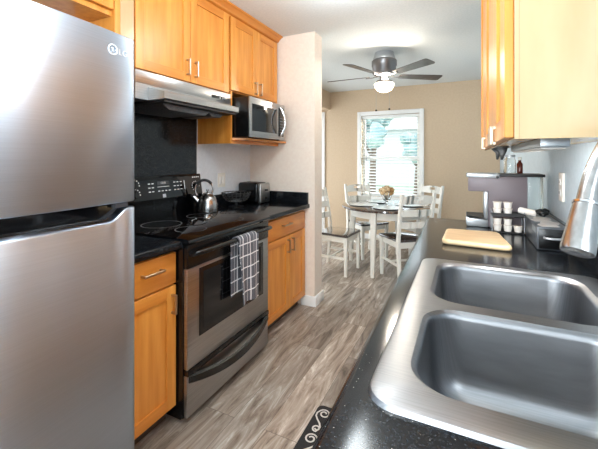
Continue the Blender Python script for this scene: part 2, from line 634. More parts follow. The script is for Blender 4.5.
# dining window: casing, sashes, panes
b = nb()
c0, c1, d0, d1 = -1.625, -0.58, 0.63, 2.085
box(b, c0, bx0, YB - 0.025, YB, d0, d1, 0.004)
box(b, bx1, c1, YB - 0.025, YB, d0, d1, 0.004)
box(b, bx0, bx1, YB - 0.025, YB, bz1, d1, 0.004)
box(b, bx0, bx1, YB - 0.025, YB, d0, bz0, 0.004)
box(b, c0 - 0.02, c1 + 0.02, YB - 0.06, YB, d0 - 0.03, d0, 0.004)
win = single('window_1', b, 'trim', 'white-cased dining window with lowered blinds', 'window', kind='structure')
b = nb()
for x0, x1, z0, z1 in ((bx0, bx0 + 0.045, bz0, bz1), (bx1 - 0.045, bx1, bz0, bz1), (bx0 + 0.045, bx1 - 0.045, bz0, bz0 + 0.05), (bx0 + 0.045, bx1 - 0.045, bz1 - 0.05, bz1), (bx0 + 0.045, bx1 - 0.045, 1.30, 1.36)):
    box(b, x0, x1, YB + 0.085, YB + 0.125, z0, z1)
part('window_sash', b, 'trim', win)
b = nb()
box(b, bx0 + 0.045, bx1 - 0.045, YB + 0.100, YB + 0.104, bz0 + 0.05, 1.30)
box(b, bx0 + 0.045, bx1 - 0.045, YB + 0.100, YB + 0.104, 1.36, bz1 - 0.05)
part('window_pane', b, 'pane', win)

# passage door on the back wall, far left
b = nb()
box(b, -2.88, -2.30, YB - 0.035, YB - 0.002, 0, 2.03)
struct('door_1', b, 'trim', 'white door at the end of the passage')
b = nb()
box(b, -2.295, -2.205, YB - 0.03, YB, 0, 2.12, 0.003)
box(b, -2.89, -2.30, YB - 0.03, YB, 2.035, 2.12, 0.003)
struct('trim_2', b, 'trim', 'white casing around the passage door')
# baseboards
def skirting(name, x0, x1, y0, y1, label):
    b = nb(); box(b, x0, x1, y0, y1, 0, 0.085, 0.004)
    return struct(name, b, 'trim', label)
b = nb()
box(b, -1.345, -1.2, 2.815, 2.83, 0, 0.09, 0.003)
box(b, -1.215, -1.2, 2.83, 3.0, 0, 0.09, 0.003)
box(b, -2.9, -1.2, 3.0, 3.015, 0, 0.09, 0.003)
struct('baseboard_end', b, 'trim', 'white baseboard wrapped around the wall end')
skirting('baseboard_back', -2.2, XR, YB - 0.015, YB, 'white baseboard under the dining window')
skirting('baseboard_right', XR - 0.015, XR, 2.58, YB - 0.016, 'white baseboard of the right dining wall')

# outside: lawn, pale neighbour house, tree, eave
b = nb(); box(b, -16, 14, 5.8, 40, -0.5, -0.3)
single('lawn', b, 'lawn', 'bright lawn outside the dining window', 'lawn', kind='structure')
b = nb()
box(b, -14, 12, 21, 26, -0.3, 3.0)
prism(b, [(20.4, 3.0), (26.6, 3.0), (23.5, 4.8)], 'x', -14.5, 12.5)
single('neighbour_house', b, 'siding', 'pale neighbouring house seen through the blinds', 'house')
b = nb(); box(b, -5, 2, 5.78, 6.15, 2.28, 2.4)
single('roof_eave', b, 'eave', 'green-tinted roof eave outside above the window', 'eave', kind='structure')


def tree(x, y, h, r, label):
    t = thing('garden_tree', label, 'tree', (x, y, -0.3), 0)
    b = nb()
    tube(b, [(x, y, -0.3), (x + 0.05, y, h * 0.4), (x + 0.15, y, h * 0.75)], [0.14, 0.11, 0.06], 10)
    tube(b, [(x + 0.05, y, h * 0.4), (x - 0.5, y, h * 0.75)], [0.07, 0.04], 8)
    part('trunk', b, 'bark', t)
    b = nb()
    for i in range(26):
        a = random.uniform(0, 2 * PI)
        q = random.uniform(0, r)
        blob(b, (x + q * math.cos(a), y + q * math.sin(a) * 0.7, h * random.uniform(0.6, 1.0)), random.uniform(0.25, 0.5) * r, 2, 0.22)
    part('foliage', b, 'leaf', t)


tree(-3.1, 12.5, 3.2, 0.9, 'leafy tree outside seen in the left of the dining window')
tree(-1.9, 15.5, 2.3, 0.7, 'small round tree outside the middle of the dining window')

# ================================================================== CABINETS
def door_front(parent, s, xf, y0, y1, z0, z1, hy=None, hz=None, hl=0.096, name='door', mv='wood_v', mh='wood_h', st=0.058):
    """shaker door facing s*X with its face at xf; vertical pull at (hy, hz)"""
    b = nb()
    t = 0.02
    xa, xb = sorted((xf, xf - s * t))
    box(b, xa, xb, y0, y0 + st, z0, z1, 0.0015, 1, 0)
    box(b, xa, xb, y1 - st, y1, z0, z1, 0.0015, 1, 0)
    box(b, xa, xb, y0 + st, y1 - st, z0, z0 + st, 0.0015, 1, 1)
    box(b, xa, xb, y0 + st, y1 - st, z1 - st, z1, 0.0015, 1, 1)
    o = part(name, b, [mv, mh], parent)
    pa, pb = sorted((xf - s * 0.009, xf - s * 0.017))
    b = nb(); box(b, pa, pb, y0 + st - 0.002, y1 - st + 0.002, z0 + st - 0.002, z1 - st + 0.002)
    part('panel', b, mv, o)
    if hy is not None:
        pull(o, s, xf, hy, hz, hl, True)
    return o


def pull(parent, s, xf, y, z, L, vertical):
    b = nb()
    out = 0.028 if L > 0.06 else 0.013
    hw = 0.0055
    if vertical:
        pts = [(xf, y, z - L / 2), (xf + s * out, y, z - L / 2), (xf + s * out, y, z + L / 2), (xf, y, z + L / 2)]
    else:
        pts = [(xf, y - L / 2, z), (xf + s * out, y - L / 2, z), (xf + s * out, y + L / 2, z), (xf, y + L / 2, z)]
    for p, q in zip(pts, pts[1:]):
        box(b, min(p[0], q[0]) - hw * (abs(p[0] - q[0]) < 1e-6), max(p[0], q[0]) + hw * (abs(p[0] - q[0]) < 1e-6),
            min(p[1], q[1]) - hw, max(p[1], q[1]) + hw, min(p[2], q[2]) - hw, max(p[2], q[2]) + hw, 0.0015, 1)
    return part('handle', b, 'pull', parent)


def drawer_front(parent, s, xf, y0, y1, z0, z1, L=0.11):
    b = nb()
    xa, xb = sorted((xf, xf - s * 0.02))
    box(b, xa, xb, y0, y1, z0, z1, 0.003, 2, 0)
    o = part('drawer', b, ['wood_h'], parent)
    pull(o, s, xf, (y0 + y1) / 2, (z0 + z1) / 2 + 0.015, L, False)
    return o


def cabinet_body(parent, x0, x1, y0, y1, z0, z1, m='wood_v'):
    b = nb(); box(b, x0, x1, y0, y1, z0, z1)
    return part('body', b, m, parent)


def toe(parent, x0, x1, y0, y1):
    b = nb(); box(b, x0, x1, y0, y1, 0, 0.088)
    return part('toe_kick', b, 'toe', parent)


# left base cabinet beside the fridge
t = thing('base_cabinet', 'narrow honey maple base cabinet between the fridge and the range', 'cabinet', (-1.6, 1.128, 0))
cabinet_body(t, -1.895, -1.322, 0.972, 1.284, 0.089, 0.874)
toe(t, -1.895, -1.375, 0.972, 1.284)
drawer_front(t, 1, -1.30, 0.976, 1.28, 0.705, 0.858, 0.105)
door_front(t, 1, -1.30, 0.976, 1.28, 0.095, 0.695, 1.252, 0.61, 0.085)
# left base cabinet at the wall end
t = thing('base_cabinet', 'wide honey maple base cabinet under the toaster, right of the range', 'cabinet', (-1.6, 2.445, 0))
cabinet_body(t, -1.895, -1.322, 2.076, 2.812, 0.089, 0.874)
toe(t, -1.895, -1.375, 2.076, 2.812)
drawer_front(t, 1, -1.30, 2.08, 2.808, 0.705, 0.852, 0.125)
door_front(t, 1, -1.30, 2.08, 2.505, 0.095, 0.695, 2.468, 0.615, 0.096)
door_front(t, 1, -1.30, 2.509, 2.808, 0.095, 0.695, 2.546, 0.615, 0.096)


def counter_left(y0, y1, end_splash, label):
    b = nb()
    x1 = -1.262
    prof = [(XL + 0.002, 0.876), (x1 - 0.006, 0.876), (x1, 0.884), (x1, 0.906), (x1 - 0.003, 0.911), (x1 - 0.008, 0.914), (XL + 0.002, 0.914)]
    prism(b, prof, 'y', y0, y1)
    if end_splash:
        box(b, XL + 0.002, x1 - 0.01, y1 - 0.022, y1, 0.9141, 1.016, 0.002)
        box(b, XL + 0.002, XL + 0.022, y0, y1 - 0.0225, 0.9141, 1.016, 0.002)
    return single('countertop', b, 'granite', label, 'countertop')


counter_left(0.966, 1.284, False, 'short black granite countertop between the fridge and the range')
counter_left(2.076, 2.826, True, 'black granite countertop with upstand under the basket and toaster')

# black splash panel behind the range
b = nb(); box(b, XL + 0.002, XL + 0.014, 0.99, 2.07, 0.935, 1.626)
single('splash_panel', b, 'granite', 'black speckled stone panel on the wall behind the range', 'splashback')

# upper cabinets, left
t = thing('wall_cabinet', 'honey maple cabinet above the steel range hood', 'cabinet', (-1.74, 1.676, 1.79))
cabinet_body(t, -1.895, -1.597, 1.262, 2.086, 1.80, 2.40)
door_front(t, 1, -1.575, 1.268, 1.673, 1.806, 2.385, 1.64, 1.895, 0.09)
door_front(t, 1, -1.575, 1.678, 2.066, 1.806, 2.385, 1.712, 1.895, 0.09)
t = thing('wall_cabinet', 'honey maple cabinet with an open microwave shelf at the wall end', 'cabinet', (-1.74, 2.45, 1.43))
cabinet_body(t, -1.895, -1.597, 2.09, 2.82, 1.825, 2.40)
door_front(t, 1, -1.575, 2.094, 2.446, 1.835, 2.385, 2.412, 1.90, 0.09)
door_front(t, 1, -1.575, 2.450, 2.790, 1.835, 2.385, 2.484, 1.90, 0.09)
b = nb(); box(b, -1.895, -1.577, 2.09, 2.108, 1.434, 1.8248)
part('side_panel', b, 'wood_v', t)
b = nb(); box(b, -1.895, -1.577, 2.805, 2.82, 1.477, 1.8248)
part('side_panel', b, 'wood_v', t)
b = nb()
prism(b, [(-1.895, 2.1085), (-1.577, 2.1085), (-1.50, 2.17), (-1.50, 2.822), (-1.895, 2.822)], 'z', 1.460, 1.4765)
part('shelf', b, 'wood_h', t)
b = nb(); box(b, -1.60, -1.578, 2.1085, 2.815, 1.434, 1.4598)
part('rail', b, 'wood_h', t)
b = nb(); box(b, -1.893, -1.885, 2.1085, 2.8045, 1.477, 1.8248)
part('back_panel', b, 'wood_in', t)

t = thing('wall_cabinet', 'narrow maple filler cabinet between the fridge top and the hood cabinet', 'cabinet', (-1.74, 1.2, 1.62))
cabinet_body(t, -1.895, -1.577, 1.148, 1.256, 1.62, 2.40)
b = nb(); box(b, -1.5768, -1.574, 1.178, 1.256, 1.62, 2.40)
part('face_strip', b, 'wood_pale_lit', t)
t = thing('wall_cabinet', 'maple cabinet above the refrigerator', 'cabinet', (-1.74, 0.66, 2.03))
cabinet_body(t, -1.895, -1.597, 0.17, 1.146, 2.035, 2.40)
door_front(t, 1, -1.575, 0.18, 0.66, 2.062, 2.385, 0.62, 2.13, 0.09)
door_front(t, 1, -1.575, 0.665, 1.142, 2.062, 2.385, 0.70, 2.13, 0.09)
# crown moulding
b = nb()
prism(b, [(-1.895, 2.401), (-1.585, 2.401), (-1.575, 2.408), (-1.572, 2.418), (-1.548, 2.438), (-1.535, 2.442), (-1.533, 2.453), (-1.895, 2.453)], 'y', 0.17, 2.822)
single('crown_molding', b, 'wood_h', 'maple crown molding along the top of the left wall cabinets', 'molding')

# upper cabinet, right
t = thing('wall_cabinet', 'maple cabinet, body coloured paler for the light falling on it, on the right wall above the coffee maker', 'cabinet', (0.26, 1.75, 1.37))
b = nb()
box(b, 0.118, XR - 0.002, 1.0, 2.5, 1.385, 2.40)
part('body', b, 'wood_pale_lit', t)
b = nb()
box(b, 0.1075, 0.1175, 0.998, 2.502, 1.372, 2.40, mi=0)
box(b, 0.118, XR - 0.002, 0.998, 1.0, 1.372, 2.40, mi=0)
part('face_frame', b, 'wood_pale_lit', t)
door_front(t, -1, 0.087, 1.004, 1.318, 1.376, 2.385, 1.283, 1.398, 0.05)
door_front(t, -1, 0.087, 1.322, 1.908, 1.376, 2.385, 1.357, 1.398, 0.05)
door_front(t, -1, 0.087, 1.912, 2.498, 1.376, 2.385, 1.955, 1.398, 0.05)

# right base cabinets (under the sink counter)
for y0, y1, lb in ((-0.55, 0.55, 'maple base cabinet under the counter before the sink'), (0.555, 1.50, 'maple sink base cabinet below the steel sink'), (1.505, 2.53, 'maple base cabinet below the cutting board and coffee maker')):
    t = thing('base_cabinet', lb, 'cabinet', (0.1, (y0 + y1) / 2, 0))
    if y0 == 0.555:
        b = nb()
        box(b, -0.168, 0.425, y0, y0 + 0.018, 0.089, 0.874)
        box(b, -0.168, 0.425, y1 - 0.018, y1, 0.089, 0.874)
        box(b, -0.168, 0.425, y0 + 0.0182, y1 - 0.0182, 0.089, 0.107)
        box(b, -0.168, -0.158, y0 + 0.0182, y1 - 0.0182, 0.108, 0.874)
        part('body', b, 'wood_v', t)
    else:
        cabinet_body(t, -0.168, 0.425, y0, y1, 0.089, 0.874)
    toe(t, -0.115, 0.425, y0, y1)
    ym = (y0 + y1) / 2
    drawer_front(t, -1, -0.19, y0 + 0.004, y1 - 0.004, 0.705, 0.858, 0.125)
    door_front(t, -1, -0.19, y0 + 0.004, ym - 0.002, 0.095, 0.695, ym - 0.04, 0.615)
    door_front(t, -1, -0.19, ym + 0.002, y1 - 0.004, 0.095, 0.695, ym + 0.04, 0.615)

# ------------------------------------------------------------------ right countertop with sink cut-out
SX0, SX1, SY0, SY1 = -0.158, 0.405, 0.565, 1.490
def plate_with_holes(bm, outer, holes, z):
    t = bmesh.new()
    edges = []
    for lp in [outer] + holes:
        vs = [t.verts.new((p[0], p[1], z)) for p in lp]
        edges += [t.edges.new((vs[i], vs[(i + 1) % len(vs)])) for i in range(len(vs))]
    bmesh.ops.triangle_fill(t, use_beauty=True, use_dissolve=False, edges=edges)
    merge(bm, t)


def loft(bm, loops):
    rings = [[bm.verts.new(p) for p in lp] for lp in loops]
    n = len(rings[0])
    for a, c in zip(rings, rings[1:]):
        for i in range(n):
            bm.faces.new((a[i], a[(i + 1) % n], c[(i + 1) % n], c[i]))
    return rings


b = nb()
cx0, cx1, cy0, cy1 = -0.225, XR - 0.002, -0.6, 2.55
hole = rrect(SX0 + 0.022, SX1 - 0.012, SY0 + 0.02, SY1 - 0.02, 0.05)
def cxe(y):
    return -0.194 - 0.0188 * y
out_top = [(cxe(cy0) + 0.016, cy0), (cx1, cy0), (cx1, cy1 - 0.016), (cxe(cy1) + 0.016, cy1 - 0.016)]
plate_with_holes(b, out_top, [hole], 0.914)
# bullnose front and far edge, underside
def bull(inset, z):
    return [(cxe(cy0) + inset, cy0, z), (cx1, cy0, z), (cx1, cy1 - inset, z), (cxe(cy1) + inset, cy1 - inset, z)]
loft(b, [bull(0.016, 0.914), bull(0.008, 0.9125), bull(0.003, 0.908), bull(0.0, 0.900), bull(0.0, 0.884), bull(0.006, 0.876), bull(0.03, 0.876)])
loft(b, [[(p[0], p[1], 0.914) for p in hole], [(p[0], p[1], 0.876) for p in hole]])
bmesh.ops.remove_doubles(b, verts=b.verts, dist=0.0004)
box(b, XR - 0.022, XR - 0.002, cy0, cy1, 0.9142, 1.016, 0.002)
single('countertop', b, 'granite', 'long black granite countertop with the sink on the right', 'countertop')

# ------------------------------------------------------------------ sink
t = thing('kitchen_sink', 'stainless steel double bowl sink set in the black countertop', 'sink', ((SX0 + SX1) / 2, (SY0 + SY1) / 2, 0.7))
b = nb()
ZT = 0.924
outer = rrect(SX0 + 0.012, SX1 - 0.012, SY0 + 0.012, SY1 - 0.012, 0.045)
b1 = (-0.098, 0.338, 0.628, 0.998, 0.085)
b2 = (-0.098, 0.338, 1.046, 1.445, 0.085)
h1 = rrect(*b1, n=8)
h2 = rrect(*b2, n=8)
plate_with_holes(b, outer, [h1, h2], ZT)
o1 = rrect(SX0 + 0.004, SX1 - 0.004, SY0 + 0.004, SY1 - 0.004, 0.05)
o2 = rrect(SX0, SX1, SY0, SY1, 0.052)
loft(b, [[(p[0], p[1], ZT) for p in outer], [(p[0], p[1], ZT - 0.002) for p in o1], [(p[0], p[1], 0.9145) for p in o2]])
bmesh.ops.remove_doubles(b, verts=b.verts, dist=0.0003)
part('rim', b, 'steel_sink', t)
for (x0, x1, y0, y1, r) in (b1, b2):
    b = nb()
    def L(i, z, x0=x0, x1=x1, y0=y0, y1=y1, r=r):
        return [(p[0], p[1], z) for p in rrect(x0 + i, x1 - i, y0 + i, y1 - i, max(r - i * 0.6, 0.03), n=8)]
    rings = loft(b, [L(0, ZT), L(0.003, ZT - 0.003), L(0.007, ZT - 0.005), L(0.011, ZT - 0.010), L(0.013, ZT - 0.02), L(0.022, 0.775), L(0.028, 0.752), L(0.040, 0.735), L(0.058, 0.724), L(0.085, 0.719), L(0.14, 0.716)])
    b.faces.new(rings[-1][::-1])
    bw = part('bowl', b, 'steel_sink', t, smooth=60)
    b = nb()
    lathe(b, [(0.057, 0.7165), (0.057, 0.719), (0.045, 0.7195), (0.04, 0.718), (0.02, 0.718), (0.004, 0.726), (0.001, 0.726)], ((x0 + x1) / 2, (y0 + y1) / 2, 0), 28)
    part('drain', b, 'chrome', bw)

# faucet
fb = Vector((0.372, 0.93, ZT))
t = thing('faucet', 'brushed nickel pull-down faucet arching over the sink', 'faucet', fb)
hd = Vector((0.1506, 0.6506, 1.183))      # spray face centre
ht = Vector((0.169, 0.682, 1.250))      # where the hose enters
b = nb()
lathe(b, [(0.031, 0), (0.031, 0.012), (0.026, 0.02), (0.024, 0.10), (0.019, 0.115)], fb, 28)
part('base', b, 'nickel', t)
b = nb()
dirh = Vector((hd.x - fb.x, hd.y - fb.y, 0))
P0 = fb + Vector((0, 0, 0.11))
pts = [P0, fb + Vector((0, 0, 0.25))]
A, B_, C_, D_ = fb + Vector((0, 0, 0.28)), fb + Vector((0, 0, 0.56)), ht + (ht - hd) * 2.6, ht
for i in range(25):
    u = i / 24
    pts.append(A * (1 - u) ** 3 + B_ * 3 * u * (1 - u) ** 2 + C_ * 3 * u * u * (1 - u) + D_ * u ** 3)
tube(b, pts, 0.0142, 18)
part('spout', b, 'nickel', t)
b = nb()
ax = (ht - hd).normalized().to_track_quat('Z', 'Y').to_matrix().to_4x4()
Lh = (ht - hd).length
lathe(b, [(0.018, -0.002), (0.0215, 0.0), (0.022, 0.005), (0.0203, 0.03), (0.018, Lh - 0.01), (0.0172, Lh), (0.0155, Lh + 0.001)], hd, 32, ax)
part('spray_head', b, 'nickel', t)
b = nb()
lathe(b, [(0.018, Lh + 0.0005), (0.0183, Lh + 0.004), (0.016, Lh + 0.006)], hd, 32, ax)
part('collar', b, 'chrome', t)
b = nb()
tube(b, [fb + Vector((0.0, 0.02, 0.06)), fb + Vector((0.0, 0.05, 0.065)), fb + Vector((-0.01, 0.11, 0.09))], [0.011, 0.009, 0.006], 12)
part('lever', b, 'nickel', t)

# ================================================================== REFRIGERATOR
FY0, FY1 = 0.17, 0.960
t = thing('refrigerator', 'tall stainless steel top-freezer refrigerator at the left edge', 'refrigerator', (-1.55, (FY0 + FY1) / 2, 0))
b = nb(); box(b, -1.89, -1.262, FY0 + 0.004, FY1 - 0.004, 0.03, 1.775, 0.006)
part('body', b, 'dark_grey', t)
def fx(y):
    u = (y - (FY0 + FY1) / 2) / ((FY1 - FY0) / 2)
    e_ = max(0.0, abs(u) - 0.95) / 0.05
    return -1.165 - 0.026 * u * u - 0.012 * (1 - math.sqrt(max(0, 1 - e_ * e_)))
def fridge_door(zlo, zhi):
    b = nb()
    n = 72
    us = [-1 + 2 * i / n for i in range(n + 1)]
    us = sorted(set([round(u, 5) for u in us] + [s * v for s in (-1, 1) for v in (0.91, 0.93, 0.95, 0.96, 0.97, 0.98, 0.988, 0.994, 0.998)]))
    rows = []
    for u in us:
        y = (FY0 + FY1) / 2 + u * (FY1 - FY0) / 2
        x = fx(y)
        z1, z0 = zhi(y), zlo(y)
        rows.append([b.verts.new(p) for p in ((-1.255, y, z0), (x - 0.006, y, z0), (x, y, z0 + 0.006), (x, y, z1 - 0.007), (x - 0.003, y, z1 - 0.002), (x - 0.009, y, z1), (-1.255, y, z1))])
    for a, c in zip(rows, rows[1:]):
        for k in range(7):
            b.faces.new((a[k], a[(k + 1) % 7], c[(k + 1) % 7], c[k]))
    b.faces.new(rows[0])
    b.faces.new(rows[-1][::-1])
    return b
def dip(y):
    d = min(abs(y - FY0), abs(FY1 - y))
    s = max(0.0, min(1.0, (d - 0.035) / 0.085))
    s = s * s * (3 - 2 * s)
    return 1.133 - 0.042 * s
freezer = part('freezer_door', fridge_door(lambda y: 1.154, lambda y: 1.797), 'steel_fridge', t, smooth=50)
lower = part('fridge_door', fridge_door(lambda y: 0.06, dip), 'steel_fridge', t, smooth=50)
b = nb()
box(b, -1.262, -1.222, FY0 + 0.01, FY1 - 0.008, 1.06, 1.153)
part('handle_recess', b, 'black_gloss', t)
b = nb()
box(b, -1.222, -1.198, FY1 - 0.085, FY1 - 0.03, 1.134, 1.1535, 0.002)
part('hinge', b, 'dark_grey', t)
b = nb(); box(b, -1.3, -1.262, FY0 + 0.01, FY1 - 0.01, 0.0, 0.055)
part('kick_grille', b, 'black_matte', t)
# emblem: ring with L and G strokes inside, and raised letters beside it
ly, lz = 0.850, 1.727
lx = fx(ly) + 0.0012
b = nb()
tube(b, [(lx, ly + 0.018 * math.cos(a), lz + 0.018 * math.sin(a)) for a in [2 * PI * i / 32 for i in range(32)]], 0.0027, 8, closed=True)
tube(b, [(lx, ly, lz + 0.009), (lx, ly, lz - 0.006), (lx, ly + 0.005, lz - 0.006)], 0.0018, 6)
tube(b, [(lx, ly - 0.008, lz + 0.005), (lx, ly - 0.006, lz + 0.005)], 0.0022, 6)
tube(b, [(lx, ly + 0.018, lz), (lx, ly + 0.008, lz)], 0.0018, 6)
part('emblem', b, 'logo_silver', freezer)
b = nb()
tb = text_bm('LG', 0.031, 0.001)
merge(b, tb, Matrix.Translation((fx(0.896) + 0.0015, 0.896, lz - 0.002)) @ FACE_PX)
part('lettering', b, 'logo_silver', freezer)

# ================================================================== RANGE
RY0, RY1 = 1.289, 2.069
t = thing('electric_range', 'black and stainless electric range with glass cooktop', 'range', (-1.57, (RY0 + RY1) / 2, 0))
b = nb()
box(b, -1.88, -1.264, RY0, RY1, 0.03, 0.896)
box(b, -1.84, -1.30, RY0 + 0.02, RY1 - 0.02, 0.0, 0.0298)
part('body', b, 'black_enamel', t)
b = nb()
prism(b, [(-1.88, 0.8965), (-1.228, 0.8965), (-1.222, 0.905), (-1.224, 0.916), (-1.236, 0.9235), (-1.88, 0.9235)], 'y', RY0 - 0.003, RY1 + 0.003)
ck = part('cooktop', b, 'black_gloss', t)
def ring(cx, cy, r, w=0.0022, z=0.9238):
    b = nb()
    n = 56
    A = [b.verts.new((cx + (r - w) * math.cos(2 * PI * i / n), cy + (r - w) * math.sin(2 * PI * i / n), z)) for i in range(n)]
    Bv = [b.verts.new((cx + (r + w) * math.cos(2 * PI * i / n), cy + (r + w) * math.sin(2 * PI * i / n), z)) for i in range(n)]
    for i in range(n):
        b.faces.new((A[i], A[(i + 1) % n], Bv[(i + 1) % n], Bv[i]))
    return b
for cx, cy, r in ((-1.66, 1.52, 0.115), (-1.40, 1.49, 0.085), (-1.67, 1.86, 0.085), (-1.41, 1.83, 0.105)):
    part('burner', ring(cx, cy, r), 'grey_mark', ck)
# backguard
b = nb()
prism(b, [(-1.884, 0.924), (-1.838, 0.924), (-1.838, 1.02), (-1.83, 1.055), (-1.855, 1.205), (-1.884, 1.205)], 'y', RY0 + 0.004, RY1 + 0.004, 0.003)
bgd = part('backguard', b, 'black_gloss', t)
# control face frame: plane leaning back from (-1.83,1.055) to (-1.855,1.205)
N_ = Vector((0.150, 0, 0.025)).normalized()
U_ = Vector((-0.025, 0, 0.150)).normalized()
def ctl(y, h, dx=0.0):
    return Vector((-1.83, y, 1.055)) + U_ * h + N_ * (0.0012 + dx)
def ctl_box(bm, y, h, wy, wh, d=0.0012):
    vs = []
    for dd in (0.0, d):
        for sy, sh in ((-1, -1), (1, -1), (1, 1), (-1, 1)):
            vs.append(bm.verts.new(ctl(y + sy * wy / 2, h + sh * wh / 2, dd)))
    for q in ((4, 5, 6, 7), (0, 1, 5, 4), (1, 2, 6, 5), (2, 3, 7, 6), (3, 0, 4, 7)):
        bm.faces.new([vs[i] for i in q])
# key pad: rows of pale key marks left and right of the display
b = nb()
for y0 in (1.585, 1.612, 1.80, 1.83, 1.86):
    for h in (0.050, 0.076, 0.102):
        ctl_box(b, y0, h, 0.017, 0.0055)
for y0 in (1.66, 1.69, 1.72, 1.75):
    ctl_box(b, y0, 0.050, 0.016, 0.006)
ctl_box(b, 1.70, 0.078, 0.10, 0.003)
ctl_box(b, 1.893, 0.078, 0.005, 0.065)
part('key_pad', b, 'white_mark', bgd)
b = nb(); ctl_box(b, 1.70, 0.103, 0.10, 0.024)
part('display', b, 'dark_grey', bgd)
b = nb()
merge(b, text_bm('12:00', 0.02, 0.0004), Matrix.Translation(ctl(1.70, 0.103, 0.0018)) @ FACE_PX)
part('clock_digits', b, 'white_mark', bgd)
b = nb(); ctl_box(b, 1.70, 0.016, 0.028, 0.024)
part('badge', b, 'silver', bgd)
# knobs with tick marks
for ky, kh in ((1.475, 0.098), (1.475, 0.04), (2.005, 0.06)):
    b = nb()
    kax = N_.to_track_quat('Z', 'Y').to_matrix().to_4x4()
    lathe(b, [(0.022, 0), (0.021, 0.012), (0.018, 0.017), (0.004, 0.018)], ctl(ky, kh), 24, kax)
    kb = part('knob', b, 'black_enamel', bgd)
    b = nb()
    for i in range(9):
        a = PI * (0.05 + 1.25 * i / 8) - 0.2
        ctl_box(b, ky + 0.036 * math.cos(a), kh + 0.036 * math.sin(a), 0.007, 0.007)
    part('tick_marks', b, 'white_mark', kb)
b = nb()
for i in range(4):
    ctl_box(b, 2.045 - 0.02 * i, 0.128, 0.012, 0.008)
part('knob_legend', b, 'white_mark', bgd)
# oven door
b = nb()
box(b, -1.263, -1.238, RY0 + 0.004, RY1 - 0.004, 0.272, 0.772, 0.003)
od = part('oven_door', b, 'steel_h', t, 'stainless oven door')
b = nb(); box(b, -1.2375, -1.2345, 1.375, 1.995, 0.408, 0.758, 0.001)
part('window_frame', b, 'black_enamel', od)
b = nb(); box(b, -1.2344, -1.2335, 1.405, 1.965, 0.438, 0.735)
part('window_glass', b, 'oven_glass', od)
b = nb()
prism(b, [(-1.263, 0.774), (-1.236, 0.774), (-1.236, 0.892), (-1.263, 0.892)], 'y', RY0 + 0.004, RY1 - 0.004, 0.003)
fr = part('front_trim', b, 'black_enamel', t)
b = nb()
hp = [(-1.235, RY0 + 0.028, 0.842), (-1.205, RY0 + 0.035, 0.852), (-1.186, RY0 + 0.06, 0.856)] + [(-1.184, RY0 + 0.06 + (RY1 - RY0 - 0.12) * i / 10, 0.856) for i in range(1, 10)] + [(-1.186, RY1 - 0.06, 0.856), (-1.205, RY1 - 0.035, 0.852), (-1.235, RY1 - 0.028, 0.842)]
tube(b, hp, 0.0125, 14)
part('handle', b, 'black_enamel', fr)
# drawer
b = nb()
box(b, -1.263, -1.24, RY0 + 0.004, RY1 - 0.004, 0.035, 0.240, 0.003)
dr = part('warming_drawer', b, 'steel_h', t, 'stainless bottom drawer')
b = nb()
box(b, -1.263, -1.232, RY0 + 0.004, RY1 - 0.004, 0.2415, 0.2695, 0.003)
part('drawer_trim', b, 'black_enamel', t)
b = nb()
n = 24
rows = []
for i in range(n + 1):
    u = -1 + 2 * i / n
    y = (RY0 + RY1) / 2 + u * (RY1 - RY0 - 0.03) / 2
    k_ = 1 - u * u
    xo = -1.236 + 0.05 * k_
    zt = 0.240 - 0.040 * k_ * 0.9
    zb = 0.205 - 0.050 * k_
    rows.append([b.verts.new(p) for p in ((xo - 0.006, y, zt + 0.008), (xo + 0.006, y, zt), (xo + 0.006, y, zb + 0.006), (xo, y, zb), (xo - 0.010, y, zb + 0.004), (xo - 0.012, y, zt))])
for a, c in zip(rows, rows[1:]):
    for k_ in range(6):
        b.faces.new((a[k_], a[(k_ + 1) % 6], c[(k_ + 1) % 6], c[k_]))
b.faces.new(rows[0]); b.faces.new(rows[-1][::-1])
part('drawer_handle', b, 'black_enamel', dr)

# towel on the oven handle
b = nb()
ny, path = 14, []
hx, hz, rr = -1.184, 0.856, 0.0155
for i in range(13):
    path.append((hx - rr - 0.004, 0.53 + (hz - 0.53) * i / 12, 0))
for i in range(1, 8):
    a = PI - PI * i / 8
    path.append((hx + rr * math.cos(a), hz + rr * math.sin(a), i / 8))
for i in range(15):
    path.append((hx + rr + 0.002, hz - (hz - 0.475) * i / 14, 1))
rows = []
for j, (x, z, fl) in enumerate(path):
    row = []
    for i in range(ny + 1):
        u = i / ny
        sh = -0.022 * (1 - fl)
        y = 1.622 + sh + u * 0.205 * (1 if fl == 1 else 0.9) + (0.03 * max(0.0, (hz - z) / 0.38) * (1 - u) if fl == 1 else 0) + (0.005 * math.sin(z * 22) if fl == 1 else 0)
        dpt = max(0.0, (hz - z) / 0.4)
        bend = 0.010 * dpt * math.sin(u * 9.0 + z * 4) * (1 if fl == 1 else 0.3)
        row.append(b.verts.new((x + max(bend, -0.006) + (0.008 * dpt if fl == 1 else 0), y, z + (0.006 * math.sin(u * 5) if j in (0, len(path) - 1) else 0))))
    rows.append(row)
for a, c in zip(rows, rows[1:]):
    for i in range(ny):
        b.faces.new((a[i], a[i + 1], c[i + 1], c[i]))
bmesh.ops.recalc_face_normals(b, faces=b.faces[:])
g = bmesh.ops.solidify(b, geom=b.faces[:], thickness=0.0035)
single('kitchen_towel', b, 'towel', 'charcoal towel with white checks hanging on the oven handle', 'towel', smooth=70)

